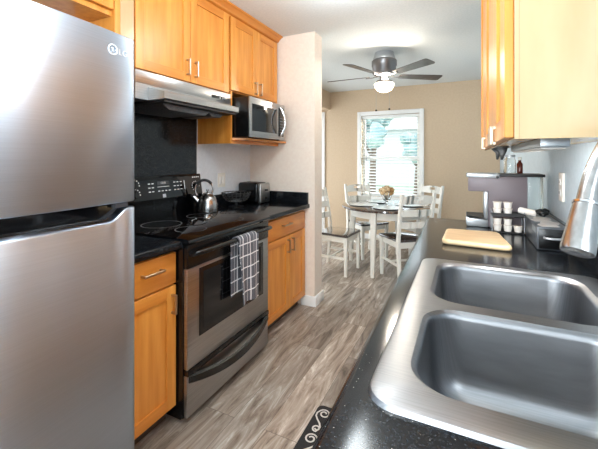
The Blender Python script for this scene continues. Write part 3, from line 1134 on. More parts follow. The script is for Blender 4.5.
# ================================================================== RANGE HOOD
t = thing('range_hood', 'stainless range hood with black underside above the range', 'range hood', (-1.66, 1.676, 1.64))
HY0, HY1 = 1.345, 2.015
b = nb()
box(b, -1.895, -1.573, 1.264, 2.084, 1.728, 1.7985, 0.002)
box(b, -1.895, -1.5735, 1.264, HY0 - 0.0005, 1.643, 1.7279)
box(b, -1.895, -1.5735, HY1 + 0.0005, 2.084, 1.643, 1.7279)
prism(b, [(-1.895, 1.7275), (-1.573, 1.7275), (-1.573, 1.715), (-1.452, 1.684), (-1.450, 1.682), (-1.450, 1.647), (-1.456, 1.643), (-1.895, 1.643)], 'y', HY0, HY1)
part('shell', b, 'steel_h', t)
b = nb()
box(b, -1.885, -1.462, HY0 + 0.012, HY1 - 0.012, 1.630, 1.6425)
part('underside', b, 'black_matte', t)
b = nb()
prism(b, [(HY0 + 0.05, 1.6295), (HY1 - 0.22, 1.6295), (HY1 - 0.27, 1.600), (HY0 + 0.10, 1.600)], 'x', -1.82, -1.52)
part('grease_filter', b, 'filter', t)
b = nb()
prism(b, [(HY1 - 0.20, 1.6295), (HY1 - 0.05, 1.6295), (HY1 - 0.08, 1.607), (HY1 - 0.17, 1.607)], 'x', -1.80, -1.55)
part('lamp_cover', b, 'filter', t)
b = nb(); box(b, -1.5728, -1.5715, 1.875, 2.02, 1.742, 1.764)
sw = part('switch_plate', b, 'black_enamel', t)
b = nb()
for y in (1.955, 1.985, 2.005):
    box(b, -1.5715, -1.570, y, y + 0.012, 1.746, 1.760)
part('switch', b, 'silver', sw)

# ================================================================== MICROWAVE
MY0, MY1, MZ0, MZ1, MX = 2.125, 2.665, 1.478, 1.782, -1.43
t = thing('microwave', 'stainless and black microwave on the open cabinet shelf', 'microwave', (-1.6, (MY0 + MY1) / 2, MZ0))
b = nb(); box(b, -1.83, MX - 0.012, MY0, MY1, MZ0 + 0.006, MZ1, 0.004)
part('housing', b, 'black_enamel', t)
b = nb()
box(b, MX - 0.012, MX, MY0, MY1, MZ0 + 0.004, MZ1, 0.003)
df = part('front', b, 'steel_h', t)
b = nb(); box(b, MX, MX + 0.0015, MY0 + 0.03, MY0 + 0.40, MZ0 + 0.05, MZ1 - 0.05, 0.0005)
part('door_glass', b, 'oven_glass', df)
b = nb(); box(b, MX, MX + 0.0015, MY0 + 0.43, MY1 - 0.022, MZ0 + 0.03, MZ1 - 0.03, 0.0005)
cp = part('control_panel', b, 'black_gloss', df)
b = nb()
for r_ in range(6):
    for c_ in range(3):
        box(b, MX + 0.0015, MX + 0.0022, MY0 + 0.455 + c_ * 0.019, MY0 + 0.466 + c_ * 0.019, MZ0 + 0.06 + r_ * 0.024, MZ0 + 0.068 + r_ * 0.024)
part('key_pad', b, 'grey_mark', cp)
b = nb()
yh = MY0 + 0.455
tube(b, [(MX, yh, MZ0 + 0.03)] + [(MX + 0.012 + 0.038 * math.sin(PI * i / 12), yh - 0.008 + 0.012 * math.sin(PI * i / 12), MZ0 + 0.035 + (MZ1 - MZ0 - 0.07) * i / 12) for i in range(13)] + [(MX, yh, MZ1 - 0.03)], 0.0105, 12)
part('handle', b, 'chrome', df)
b = nb()
for x_ in (-1.8, -1.48):
    for y_ in (MY0 + 0.03, MY1 - 0.03):
        lathe(b, [(0.012, MZ0 - 0.001), (0.012, MZ0 + 0.006)], (x_, y_, 0), 12)
part('feet', b, 'black_matte', t)

# ================================================================== LEFT COUNTER OBJECTS
# switch plate on left wall
t = thing('wall_switch', 'white switch plate on the grey wall behind the kettle', 'switch', (XL, 2.385, 1.08))
b = nb(); box(b, XL + 0.0002, XL + 0.006, 2.335, 2.435, 1.075, 1.195, 0.003)
pl = part('plate', b, 'white_paint', t)
for y in (2.355, 2.395):
    b = nb(); box(b, XL + 0.006, XL + 0.010, y, y + 0.026, 1.105, 1.165, 0.0015)
    part('rocker', b, 'trim', pl)

# kettle
kc = Vector((-1.738, 2.02, 0.9245))
t = thing('kettle', 'stainless steel kettle with loop handle on the rear burner', 'kettle', kc)
b = nb()
prof = [(0.072, 0.0), (0.079, 0.004), (0.080, 0.012), (0.0795, 0.03), (0.077, 0.055), (0.071, 0.082), (0.060, 0.107), (0.044, 0.126), (0.034, 0.133)]
lathe(b, prof, kc, 40)
part('body', b, 'nickel', t)
b = nb(); lathe(b, [(0.0335, 0.1332), (0.030, 0.139), (0.016, 0.144), (0.005, 0.146), (0.005, 0.153), (0.010, 0.158), (0.009, 0.166), (0.003, 0.168)], kc, 28)
part('lid', b, 'nickel', t)
sd = Vector((-0.72, -0.69, 0)).normalized()
b = nb()
tube(b, [kc + sd * 0.062 + Vector((0, 0, 0.074)), kc + sd * 0.080 + Vector((0, 0, 0.096)), kc + sd * 0.100 + Vector((0, 0, 0.118))], [0.021, 0.016, 0.013], 16)
part('spout', b, 'chrome', t)
b = nb()
tube(b, [kc + sd * 0.100 + Vector((0, 0, 0.119)), kc + sd * 0.109 + Vector((0, 0, 0.131))], [0.016, 0.014], 14)
part('spout_cap', b, 'black_matte', t)
b = nb()
hpts = []
for i in range(25):
    a = PI * (1.22 - 1.44 * i / 24)
    hpts.append(kc + sd * (0.024 - 0.064 * math.cos(a)) + Vector((0, 0, 0.168 + 0.068 * math.sin(a))))
tube(b, hpts, 0.007, 12)
part('handle', b, 'chrome', t)
b = nb()
tube(b, hpts[7:18], 0.0105, 12)
part('grip', b, 'black_matte', t)

# wire basket
bc = Vector((-1.752, 2.40, 0.9145))
t = thing('wire_basket', 'black wire fruit basket on a foot beside the toaster', 'basket', bc)
b = nb()
def circ(r, z, n=36):
    return [bc + Vector((r * math.cos(2 * PI * i / n), r * math.sin(2 * PI * i / n), z)) for i in range(n)]
tube(b, circ(0.122, 0.118), 0.004, 8, closed=True)
part('rim', b, 'black_wire', t)
b = nb()
for r, z in ((0.116, 0.098), (0.106, 0.078), (0.092, 0.060), (0.072, 0.048)):
    tube(b, circ(r, z), 0.0024, 6, closed=True)
for i in range(20):
    a = 2 * PI * i / 20
    tube(b, [bc + Vector((r * math.cos(a), r * math.sin(a), z)) for r, z in ((0.122, 0.118), (0.116, 0.098), (0.106, 0.078), (0.092, 0.060), (0.068, 0.046), (0.03, 0.043))], 0.0024, 5)
part('wire_bowl', b, 'black_wire', t)
b = nb()
lathe(b, [(0.001, 0.0435), (0.070, 0.0445), (0.070, 0.0475), (0.001, 0.0465)], bc, 32)
part('tray', b, 'silver', t)
b = nb()
lathe(b, [(0.066, 0.0), (0.066, 0.004), (0.014, 0.008), (0.012, 0.043)], bc, 28)
part('foot', b, 'black_wire', t)

# toaster
t = thing('toaster', 'black toaster with a brushed steel end beside the wire basket', 'toaster', (-1.74, 2.66, 0.9145))
b = nb(); box(b, -1.865, -1.655, 2.575, 2.745, 0.925, 1.105, 0.022, 4)
part('housing', b, 'black_enamel', t)
b = nb(); box(b, -1.6548, -1.622, 2.58, 2.74, 0.925, 1.10, 0.012, 3)
ef = part('end_panel', b, 'steel_h', t, 'brushed steel end')
b = nb()
box(b, -1.6215, -1.604, 2.645, 2.675, 1.03, 1.045, 0.003)
part('lever', b, 'black_matte', ef)
b = nb(); lathe(b, [(0.014, 0), (0.013, 0.008), (0.004, 0.009)], (-1.6215, 2.66, 0.965), 20, Vector((1, 0, 0)).to_track_quat('Z', 'Y').to_matrix().to_4x4())
part('dial', b, 'black_matte', ef)
for y in (2.625, 2.69):
    b = nb(); box(b, -1.83, -1.69, y - 0.012, y + 0.012, 1.1045, 1.1065)
    part('slot', b, 'black_matte', t)
b = nb()
for x in (-1.84, -1.65):
    for y in (2.60, 2.72):
        box(b, x - 0.01, x + 0.01, y - 0.01, y + 0.01, 0.9145, 0.927)
part('feet', b, 'black_matte', t)

# ================================================================== RIGHT COUNTER OBJECTS
ZK = 0.9145
# cutting board
b = nb()
t = thing('cutting_board', 'pale wooden cutting board with rounded corners on the black counter', 'cutting board', (0.04, 1.92, ZK))
lo = [Vector((-0.106, 1.775)), Vector((0.186, 1.752)), Vector((0.152, 2.085)), Vector((-0.098, 2.070))]
def round_poly(P, r, n=5):
    out = []
    m = len(P)
    for i in range(m):
        p, a, c = P[i], P[i - 1], P[(i + 1) % m]
        d1 = (a - p).normalized() * r
        d2 = (c - p).normalized() * r
        for k in range(n + 1):
            u = k / n
            out.append((p + d1) * (1 - u) ** 2 + p * 2 * u * (1 - u) + (p + d2) * u * u)
    return out
def inset(pts, d):
    c = sum(pts, Vector((0, 0))) / len(pts)
    return [p + (c - p).normalized() * d for p in pts]
base = round_poly(lo, 0.035)
rings = loft(b, [[(p.x, p.y, z) for p in inset(base, d)] for d, z in ((0.012, ZK), (0.004, ZK + 0.003), (0.0, ZK + 0.009), (0.0, ZK + 0.016), (0.004, ZK + 0.022), (0.009, ZK + 0.024))])
b.faces.new(rings[0][::-1]); b.faces.new(rings[-1])
part('board', b, 'board_edge', t, smooth=50)
b = nb()
rings = loft(b, [[(p.x, p.y, z) for p in inset(base, d)] for d, z in ((0.014, ZK + 0.0235), (0.015, ZK + 0.0246))])
b.faces.new(rings[-1])
part('work_face', b, 'board', t)

# coffee maker (C-shaped, side to the camera)
CY0, CY1 = 2.33, 2.50
t = thing('coffee_maker', 'grey and silver coffee maker at the far end of the counter', 'coffee maker', (0.2, 2.41, ZK))
b = nb()
prism(b, [(0.118, ZK + 0.002), (0.315, ZK + 0.002), (0.315, 1.216), (0.012, 1.216), (0.012, 1.125), (0.118, 1.125)], 'y', CY0, CY1, 0.004)
part('housing', b, 'coffee_side', t)
b = nb()
prism(b, [(0.0, 0.972), (0.0, 0.93), (0.006, ZK), (0.1175, ZK), (0.1175, 0.958), (0.02, 0.963)], 'y', CY0 - 0.004, CY1 + 0.002, 0.003)
part('base', b, 'silver', t)
b = nb()
prism(b, [(0.098, 0.9635), (0.1176, 0.9635), (0.1176, 1.1245), (0.098, 1.1245)], 'y', CY0 - 0.004, CY1 + 0.002, 0.003)
part('column_trim', b, 'silver', t)
b = nb()
prism(b, [(0.002, 1.21), (0.175, 1.204), (0.178, 1.2105), (0.175, 1.2325), (0.006, 1.2325), (0.002, 1.228)], 'y', CY0 - 0.005, CY1 + 0.002, 0.003)
hd_ = part('head_cover', b, 'silver', t)
b = nb(); lathe(b, [(0.008, 0), (0.008, 0.004), (0.002, 0.005)], (0.166, CY0 - 0.005, 1.213), 16, Vector((0, -1, 0)).to_track_quat('Z', 'Y').to_matrix().to_4x4())
part('button', b, 'black_matte', hd_)
b = nb(); box(b, 0.1785, 0.398, CY0 - 0.002, CY1, 1.2165, 1.232, 0.002)
part('lid', b, 'black_matte', t)
b = nb()
box(b, 0.3155, 0.392, CY0 + 0.01, CY1 - 0.01, 0.95, 1.2155, 0.004)
part('water_tank', b, 'reservoir', t)
b = nb(); box(b, 0.002, 0.096, CY0 + 0.005, CY1 - 0.008, 0.9735, 0.977)
part('drip_tray', b, 'black_matte', t)

# pod rack with pods
t = thing('pod_rack', 'small two-tier black wire rack of coffee pods in front of the coffee maker', 'rack', (0.205, 2.235, ZK))
RX0, RX1, RYa, RYb = 0.128, 0.285, 2.185, 2.285
zs = ZK + 0.088
b = nb()
box(b, RX0, RX1, RYa, RYb, zs, zs + 0.008, 0.002)
box(b, RX0, RX1, RYa, RYa + 0.004, zs + 0.008, zs + 0.02)
box(b, RX0, RX1, RYb - 0.004, RYb, zs + 0.008, zs + 0.02)
part('upper_tray', b, 'black_matte', t)
b = nb()
box(b, RX0, RX1, RYa, RYb, ZK, ZK + 0.005, 0.001)
part('lower_tray', b, 'black_matte', t)
for x in (RX0 + 0.003, RX1 - 0.003):
    for y in (RYa + 0.003, RYb - 0.003):
        b = nb(); tube(b, [(x, y, ZK + 0.004), (x, y, zs + 0.03)], 0.003, 8)
        part('post', b, 'silver', t)
pod_src = None
def pod(x, y, z, label):
    global pod_src
    if pod_src is None:
        p = thing('coffee_pod', label, 'coffee pod', (x, y, z), 0, 'white coffee pods on the wire rack')
        b = nb(); lathe(b, [(0.0165, 0), (0.0175, 0.001), (0.0205, 0.030), (0.0232, 0.0315), (0.0232, 0.034)], (0, 0, 0), 24)
        part('cup', b, 'cup_white', p, local=True)
        b = nb(); lathe(b, [(0.0228, 0.0341), (0.0228, 0.0352), (0.001, 0.0353)], (0, 0, 0), 24)
        part('foil_lid', b, 'cup_band', p, local=True)
        pod_src = p
        return p
    c = copy_tree(pod_src)
    c.location = (x, y, z)
    c['label'] = label
    return c
for cx_, nm in ((0.158, 'left'), (0.208, 'middle')):
    for k_, wn in enumerate(('lower', 'upper')):
        pod(cx_, 2.222, zs + 0.0085 + k_ * 0.0356, f'white coffee pod, {wn} of the {nm} stack on the top tier of the rack')
for cx_, nm, cnt in ((0.158, 'left', 2), (0.208, 'middle', 2), (0.257, 'right', 1)):
    for k_ in range(cnt):
        wn = ('lower', 'upper')[k_]
        pod(cx_, 2.222, ZK + 0.0055 + k_ * 0.0356, f'white coffee pod, {wn} of the {nm} stack on the bottom tier of the rack' if cnt > 1 else 'single white coffee pod at the right of the bottom tier')

# pod drawer box
BX0, BX1, BY0, BY1, BZ1 = 0.286, 0.402, 1.855, 2.262, 1.018
t = thing('pod_box', 'dark grey coffee pod drawer box against the right wall', 'drawer box', ((BX0 + BX1) / 2, 2.06, ZK))
b = nb(); box(b, BX0, BX1, BY0, BY1, ZK + 0.002, BZ1, 0.003)
part('case', b, 'box_face', t)
b = nb(); box(b, BX0 + 0.006, BX1 - 0.006, BY0 - 0.006, BY0 - 0.0005, ZK + 0.008, BZ1 - 0.008, 0.002)
fd = part('drawer', b, 'black_enamel', t)
b = nb()
hpts = [((BX0 + BX1) / 2 + 0.032 * math.cos(a), BY0 - 0.006 - 0.02 * math.sin(a) ** 0.7 if math.sin(a) > 0 else BY0 - 0.006, 0.972) for a in [PI * i / 12 for i in range(13)]]
tube(b, hpts, 0.0055, 10)
part('handle', b, 'silver', fd)
b = nb(); box(b, BX0 - 0.0012, BX0 - 0.0002, BY0 + 0.03, BY0 + 0.12, 0.985, 1.010)
part('label_plate', b, 'label', t)
# sachets lying along the top of the box
for i, (x_, y_, r_, nm) in enumerate(((0.335, 1.895, 0.15, 'silver tea sachet nearest the camera on the grey pod drawer'), (0.352, 1.965, -0.2, 'second silver tea sachet from the front of the grey pod drawer'), (0.330, 2.035, 0.25, 'middle silver tea sachet lying on the grey pod drawer'), (0.345, 2.105, -0.1, 'silver tea sachet at the far end of the grey pod drawer'))):
    t = thing('tea_sachet', nm, 'sachet', (x_, y_, BZ1 + 0.0005), r_, 'silver sachets on the pod drawer')
    b = nb()
    rings = loft(b, [[(p[0], p[1], z) for p in rrect(-0.036 + d, 0.036 - d, -0.027 + d, 0.027 - d, 0.006, 3)] for d, z in ((0, 0.0), (0, 0.0015), (0.006, 0.005), (0.016, 0.007))])
    b.faces.new(rings[0][::-1]); b.faces.new(rings[-1])
    part('pouch', b, 'foil', t, local=True)
    b = nb(); box(b, 0.030, 0.0365, -0.027, 0.027, 0.0016, 0.0026)
    part('crimp', b, 'silver', t, local=True)
# white roll and black bag at the far end of the box
b = nb()
ax = Vector((0.85, -0.5, -0.12)).normalized().to_track_quat('Z', 'Y').to_matrix().to_4x4()
lathe(b, [(0.012, 0), (0.017, 0.004), (0.018, 0.06), (0.018, 0.085), (0.013, 0.09)], (0.262, 2.24, 1.0385), 20, ax)
single('wrapped_roll', b, 'cup_white', 'white wrapped roll leaning between pod rack and pod drawer', 'roll')
b = nb()
for i in range(9):
    blob(b, (0.365 + random.uniform(-0.025, 0.025), 2.20 + random.uniform(-0.045, 0.045), BZ1 + 0.019 + random.uniform(0, 0.012)), random.uniform(0.014, 0.019), 2, 0.18, (1.2, 1.3, 0.8))
zmin = min(v.co.z for v in b.verts)
bmesh.ops.translate(b, vec=(0, 0, BZ1 + 0.001 - zmin), verts=b.verts)
single('black_bag', b, 'bag', 'crumpled black bag on the far end of the pod drawer', 'bag', smooth=50)

# jar and bottle on top of the coffee maker
t = thing('glass_jar', 'clear glass jar standing on the coffee maker lid', 'jar', (0.238, 2.44, 1.2325))
b = nb(); lathe(b, [(0.03, 1.2325), (0.032, 1.236), (0.032, 1.31), (0.027, 1.322), (0.027, 1.33), (0.025, 1.33), (0.025, 1.321), (0.030, 1.309), (0.030, 1.237), (0.001, 1.2355)], (0.238, 2.44, 0), 28)
part('glass_body', b, 'glass', t)
b = nb(); lathe(b, [(0.029, 1.3302), (0.029, 1.342), (0.001, 1.3425)], (0.238, 2.44, 0), 24)
part('lid', b, 'silver', t)
t = thing('brown_bottle', 'small brown bottle on the coffee maker lid beside the jar', 'bottle', (0.29, 2.44, 1.2325))
b = nb(); lathe(b, [(0.015, 1.2325), (0.016, 1.236), (0.016, 1.29), (0.008, 1.302), (0.008, 1.312)], (0.29, 2.44, 0), 22)
part('glass_body', b, 'brown_glass', t)
b = nb(); lathe(b, [(0.010, 1.3122), (0.010, 1.33), (0.002, 1.331)], (0.29, 2.44, 0), 18)
part('cap', b, 'white_paint', t)

# under-cabinet light and paper towel bracket
t = thing('cabinet_light', 'white under-cabinet light bar below the right wall cabinet', 'light', (0.26, 1.6, 1.355))
b = nb(); box(b, 0.20, 0.275, 1.25, 2.0, 1.357, 1.3845, 0.004)
part('housing', b, 'silver', t)
b = nb(); box(b, 0.206, 0.269, 1.27, 1.98, 1.352, 1.357, 0.002)
part('diffuser', b, 'cup_white', t)
area('cabinet_light_strip', (0.24, 1.62, 1.35), (0.44, 1.85, 1.05), 0.05, 0.7, 3.6, (1.0, 0.98, 0.95))
def bracket(y, label):
    t = thing('towel_bracket', label, 'bracket', (0.17, y, 1.30))
    b = nb(); box(b, 0.13, 0.20, y - 0.012, y + 0.012, 1.378, 1.3845, 0.001)
    part('mount_plate', b, 'black_wire', t)
    b = nb()
    prism(b, [(0.135, 1.3778), (0.195, 1.3778), (0.19, 1.36), (0.172, 1.315), (0.162, 1.315), (0.158, 1.355)], 'y', y - 0.007, y + 0.007, 0.002)
    part('arm', b, 'black_wire', t)
bracket(2.36, 'dark bracket under the right wall cabinet, farther one above the coffee maker head')
bracket(2.08, 'dark bracket under the right wall cabinet, nearer one by the light bar')

# outlet on right wall
t = thing('wall_outlet', 'white outlet plate on the right wall above the pod drawer', 'outlet', (XR, 2.09, 1.11))
oy = 2.09
b = nb(); box(b, XR - 0.012, XR - 0.0002, oy - 0.037, oy + 0.037, 1.112, 1.252, 0.003)
pl = part('plate', b, 'white_paint', t)
for z in (1.145, 1.198):
    b = nb(); box(b, XR - 0.016, XR - 0.012, oy - 0.017, oy + 0.017, z - 0.006, z + 0.026, 0.003)
    rc = part('receptacle', b, 'trim', pl)
    b = nb()
    box(b, XR - 0.0165, XR - 0.0159, oy - 0.008, oy - 0.005, z + 0.004, z + 0.016)
    box(b, XR - 0.0165, XR - 0.0159, oy + 0.005, oy + 0.008, z + 0.004, z + 0.016)
    part('slots', b, 'black_matte', rc)

# ================================================================== FLOOR MAT
t = thing('floor_mat', 'black kitchen mat with white scroll border by the sink counter', 'mat', (-0.47, 0.95, 0))
b = nb()
base = [Vector(p) for p in rrect(-0.705, -0.215, 0.25, 1.712, 0.03, 5)]
rings = loft(b, [[(p.x, p.y, z) for p in inset(base, d)] for d, z in ((0, 0.0005), (0, 0.006), (0.004, 0.009))])
b.faces.new(rings[0][::-1]); b.faces.new(rings[-1])
part('pad', b, 'mat_black', t)
b = nb()
def scroll(cx, cy, s, flip):
    pts = []
    for i in range(22):                      # upper spiral
        a = 0.4 + 2 * PI * 1.35 * i / 21
        r = 0.010 + 0.020 * i / 21
        pts.append((cx + flip * r * math.cos(a), cy + 0.052 + r * math.sin(a)))
    pts2 = []
    for i in range(18):
        a = 0.4 + 2 * PI * 1.2 * i / 17
        r = 0.007 + 0.014 * i / 17
        pts2.append((cx - flip * r * math.cos(a), cy - 0.052 - r * math.sin(a)))
    p3, q3 = Vector(pts[-1]), Vector(pts2[-1])
    mid = [p3 * (1 - u) + q3 * u + Vector((-flip * 0.018 * math.sin(2 * PI * u), 0)) for u in (0.15, 0.3, 0.45, 0.6, 0.75, 0.88)]
    full = [(p[0], p[1], 0.0102) for p in pts] + [(p.x, p.y, 0.0102) for p in mid] + [(p[0], p[1], 0.0102) for p in pts2[::-1]]
    tube(b, full, [0.0042] * len(full), 6, flat=0.35)
for i in range(8):
    scroll(-0.655, 1.60 - i * 0.172, 1, 1 if i % 2 == 0 else -1)
    if i < 6:
        pass
part('scroll_pattern', b, 'mat_white', t)

# ================================================================== DINING SET
TC = Vector((-0.875, 4.27, 0))
TR = 0.545
t = thing('dining_table', 'round dining table with dark top and white legs', 'table', TC)
b = nb()
lathe(b, [(TR - 0.02, 0.722), (TR - 0.004, 0.726), (TR, 0.736), (TR - 0.003, 0.745), (TR - 0.012, 0.75)], TC, 64)
part('tabletop', b, 'dark_wood', t)
b = nb()
lathe(b, [(0.40, 0.63), (0.425, 0.63), (0.425, 0.7215), (0.40, 0.7215)], TC, 48, cap=False)
rings_fix = b
part('apron', b, 'white_paint', t)
for i in range(4):
    a = math.radians(-97 + 90 * i)
    b = nb()
    c = TC + Vector((0.44 * math.cos(a), 0.44 * math.sin(a), 0))
    f = TC + Vector((0.475 * math.cos(a), 0.475 * math.sin(a), 0))
    loft_r = [[(p[0], p[1], z) for p in rrect(q.x - w_, q.x + w_, q.y - w_, q.y + w_, 0.006, 2)] for q, w_, z in ((f, 0.02, 0.0), (c.lerp(f, 0.5), 0.027, 0.36), (c, 0.032, 0.60), (c, 0.034, 0.7215))]
    rg = loft(b, loft_r)
    b.faces.new(rg[0][::-1]); b.faces.new(rg[-1])
    part('leg', b, 'white_paint', t)


def make_chair(label):
    t = thing('dining_chair', label, 'chair', (0, 0, 0), 0, 'white ladder-back chairs around the dining table')
    def P(name, b, m):
        return part(name, b, m, t, local=True)
    # seat: rounded slab, wider in front
    b = nb()
    poly = round_poly([Vector((-0.19, -0.20)), Vector((0.19, -0.20)), Vector((0.22, 0.21)), Vector((-0.22, 0.21))], 0.035)
    rg = loft(b, [[(p.x, p.y, z) for p in inset(poly, d)] for d, z in ((0.012, 0.437), (0.0, 0.444), (0.0, 0.455), (0.006, 0.462), (0.016, 0.464))])
    b.faces.new(rg[0][::-1]); b.faces.new(rg[-1])
    P('seat', b, 'dark_wood')
    b = nb()
    box(b, -0.165, 0.165, 0.165, 0.185, 0.375, 0.4365)
    box(b, -0.165, 0.165, -0.185, -0.165, 0.375, 0.4365)
    for s in (-1, 1):
        box(b, s * 0.175 - 0.01, s * 0.175 + 0.01, -0.165, 0.165, 0.375, 0.4365)
    P('seat_frame', b, 'white_paint')
    for s in (-1, 1):
        b = nb()
        rg = loft(b, [[(p[0], p[1], z) for p in rrect(s * 0.185 - w_, s * 0.185 + w_, 0.18 - w_, 0.18 + w_, 0.004, 2)] for w_, z in ((0.015, 0), (0.019, 0.25), (0.0215, 0.43), (0.0215, 0.4368))])
        b.faces.new(rg[0][::-1]); b.faces.new(rg[-1])
        P('leg', b, 'white_paint')
    for s in (-1, 1):
        b = nb()
        prof = [(-0.225, 0.0), (-0.20, 0.25), (-0.19, 0.45), (-0.205, 0.62), (-0.235, 0.80), (-0.268, 0.955)]
        rg = loft(b, [[(p[0], p[1], z) for p in rrect(s * 0.188 - 0.0165, s * 0.188 + 0.0165, y - wy, y + wy, 0.004, 2)] for (y, z), wy in zip(prof, (0.016, 0.019, 0.021, 0.019, 0.017, 0.014))])
        b.faces.new(rg[0][::-1]); b.faces.new(rg[-1])
        P('post', b, 'white_paint')
    # three ladder slats, top one with a grip slot
    def slat(z0, z1, arch, slot, yb, yt):
        b = nb()
        n = 14
        def at(u, z, dy):
            k_ = 1 - u * u
            yy = yb + (yt - yb) * (z - z0) / (z1 - z0) - 0.022 * k_
            return (u * 0.1715, yy + dy, z)
        def top(u):
            return z1 + arch * (1 - u * u)
        zsA, zsB = z0 + (z1 - z0) * 0.55, z0 + (z1 - z0) * 0.80
        us = [-1 + 2 * i / n for i in range(n + 1)]
        for u0, u1 in zip(us, us[1:]):
            segs = [(lambda u: z0, top)]
            if slot and abs((u0 + u1) / 2) < 0.22:
                segs = [(lambda u: z0, lambda u: zsA), (lambda u: zsB + arch * (1 - u * u) * 0.8, top)]
            for lo_, hi_ in segs:
                V = [b.verts.new(at(u, zf(u), dy)) for dy in (-0.008, 0.008) for u, zf in ((u0, lo_), (u1, lo_), (u1, hi_), (u0, hi_))]
                for q in ((0, 1, 2, 3), (7, 6, 5, 4), (0, 4, 5, 1), (3, 2, 6, 7), (0, 3, 7, 4), (1, 5, 6, 2)):
                    b.faces.new([V[i] for i in q])
        bmesh.ops.remove_doubles(b, verts=b.verts, dist=0.0002)
        P('slat', b, 'white_paint')
    slat(0.845, 0.925, 0.018, True, -0.240, -0.258)
    slat(0.715, 0.785, 0.0, False, -0.218, -0.230)
    slat(0.590, 0.655, 0.0, False, -0.200, -0.208)
    # stretchers
    b = nb()
    for s in (-1, 1):
        box(b, s * 0.186 - 0.009, s * 0.186 + 0.009, -0.19, 0.163, 0.185, 0.21)
    box(b, -0.177, 0.177, -0.02, -0.002, 0.187, 0.208)
    P('stretcher', b, 'white_paint')
    return t


def place(o, c, d):
    o.location = (c[0], c[1], 0.0)
    o.rotation_euler = (0, 0, math.atan2(-d[0], d[1]))


ch = make_chair('white ladder-back chair with dark seat pulled out left of the table, beside the wall end')
place(ch, (-1.368, 3.885), (1, -0.09))
for c, d, lb in (((-0.612, 3.952), (-0.64, 0.77), 'white ladder-back chair nearest the counter, its back turned to the camera'),
                 ((-1.22, 4.665), (0.74, -0.67), 'white ladder-back chair behind the table at the left side of the window'),
                 ((-0.593, 4.86), (-0.66, -0.75), 'white ladder-back chair behind the table at the right of the window')):
    o = copy_tree(ch)
    o['label'] = lb
    place(o, c, d)

# plates at the four places
for (x_, y_), lb in (((-1.12, 4.13), 'round white plate on the left of the dining table'), ((-0.80, 3.98), 'round white plate on the near side of the dining table'), ((-1.02, 4.52), 'round white plate on the far left of the table by the window'), ((-0.62, 4.34), 'round white plate on the right of the dining table')):
    t = single('dinner_plate', lathe(nb(), [(0.09, 0.7505), (0.10, 0.752), (0.172, 0.762), (0.175, 0.764), (0.171, 0.7655), (0.10, 0.757), (0.001, 0.756)], (x_, y_, 0), 40), 'plate', lb, 'plate', 'white plates on the dining table')

# vase and dried bouquet
vc = Vector((-0.872, 4.262, 0.7505))
b = nb()
lathe(b, [(0.055, 0), (0.055, 0.004), (0.012, 0.010), (0.009, 0.03), (0.02, 0.045), (0.05, 0.075), (0.062, 0.11), (0.066, 0.135), (0.063, 0.135), (0.058, 0.11), (0.046, 0.079), (0.018, 0.051), (0.001, 0.048)], vc, 32)
single('glass_vase', b, 'glass', 'footed clear glass vase in the middle of the dining table', 'vase', smooth=60)
t = thing('dried_bouquet', 'bunch of beige dried flower heads in the glass vase', 'bouquet', vc + Vector((0, 0, 0.06)))
heads = []
for i in range(18):
    a = i * 2.4
    q = 0.075 * math.sqrt((i + 0.5) / 18)
    heads.append((vc + Vector((q * math.cos(a), q * math.sin(a), 0.205 - 5.5 * q * q + random.uniform(-0.012, 0.012))), random.uniform(0.022, 0.031)))
for i in range(8):
    a = i * 2 * PI / 8 + 0.2
    heads.append((vc + Vector((0.068 * math.cos(a), 0.068 * math.sin(a), 0.152 + random.uniform(-0.008, 0.008))), 0.023))
b = nb()
for p, r in heads:
    tube(b, [vc + Vector(((p.x - vc.x) * 0.1, (p.y - vc.y) * 0.1, 0.062)), p], 0.002, 5)
part('stems', b, 'stem', t)
for i, (p, r) in enumerate(heads):
    b = nb(); blob(b, p, r, 2, 0.12)
    part('flower_head', b, 'flower_dark' if i % 4 == 1 else 'flower', t, smooth=60)

# ================================================================== BLINDS
t = thing('window_blinds', 'white horizontal slat blinds in the dining window', 'blinds', (-1.1, YB + 0.03, bz0))
b = nb(); box(b, bx0 + 0.006, bx1 - 0.006, YB + 0.006, YB + 0.058, bz1 - 0.05, bz1 - 0.004, 0.003)
part('headrail', b, 'blind', t)
nsl = 25
pitch = (bz1 - 0.055 - bz0 - 0.03) / nsl
b0 = nb()
tilt = math.radians(14)
hwid = 0.023
pts = []
for k_ in range(5):
    u = -1 + 0.5 * k_
    pts.append((u * hwid * math.cos(tilt), u * hwid * math.sin(tilt) + 0.003 * (1 - u * u)))
poly = [(p[0], p[1] + 0.0012) for p in pts] + [(p[0], p[1] - 0.0012) for p in pts[::-1]]
prism(b0, poly, 'x', bx0 + 0.008, bx1 - 0.008)
sl0 = None
for i in range(nsl):
    z = bz0 + 0.045 + i * pitch
    if sl0 is None:
        bmesh.ops.translate(b0, vec=-Vector((-1.1, 0, 0)), verts=b0.verts)
        sl0 = part('slat', b0, 'blind', t, local=True)
        s_ = sl0
    else:
        s_ = sl0.copy()
        COL.objects.link(s_)
        s_.parent = t
    s_.location = (0, 0.002, z - bz0)
b = nb(); box(b, bx0 + 0.008, bx1 - 0.008, YB + 0.012, YB + 0.052, bz0 + 0.004, bz0 + 0.022, 0.003)
part('bottom_rail', b, 'blind', t)
for x in (-1.42, -0.79):
    b = nb(); tube(b, [(x, YB + 0.004, bz0 + 0.02), (x, YB + 0.004, bz1 - 0.04)], 0.0015, 6)
    part('ladder_cord', b, 'blind', t)
b = nb(); tube(b, [(bx0 + 0.09, YB - 0.004, bz1 - 0.05), (bx0 + 0.09, YB - 0.006, bz1 - 0.75)], 0.004, 8)
part('tilt_wand', b, 'grey_mark', t)

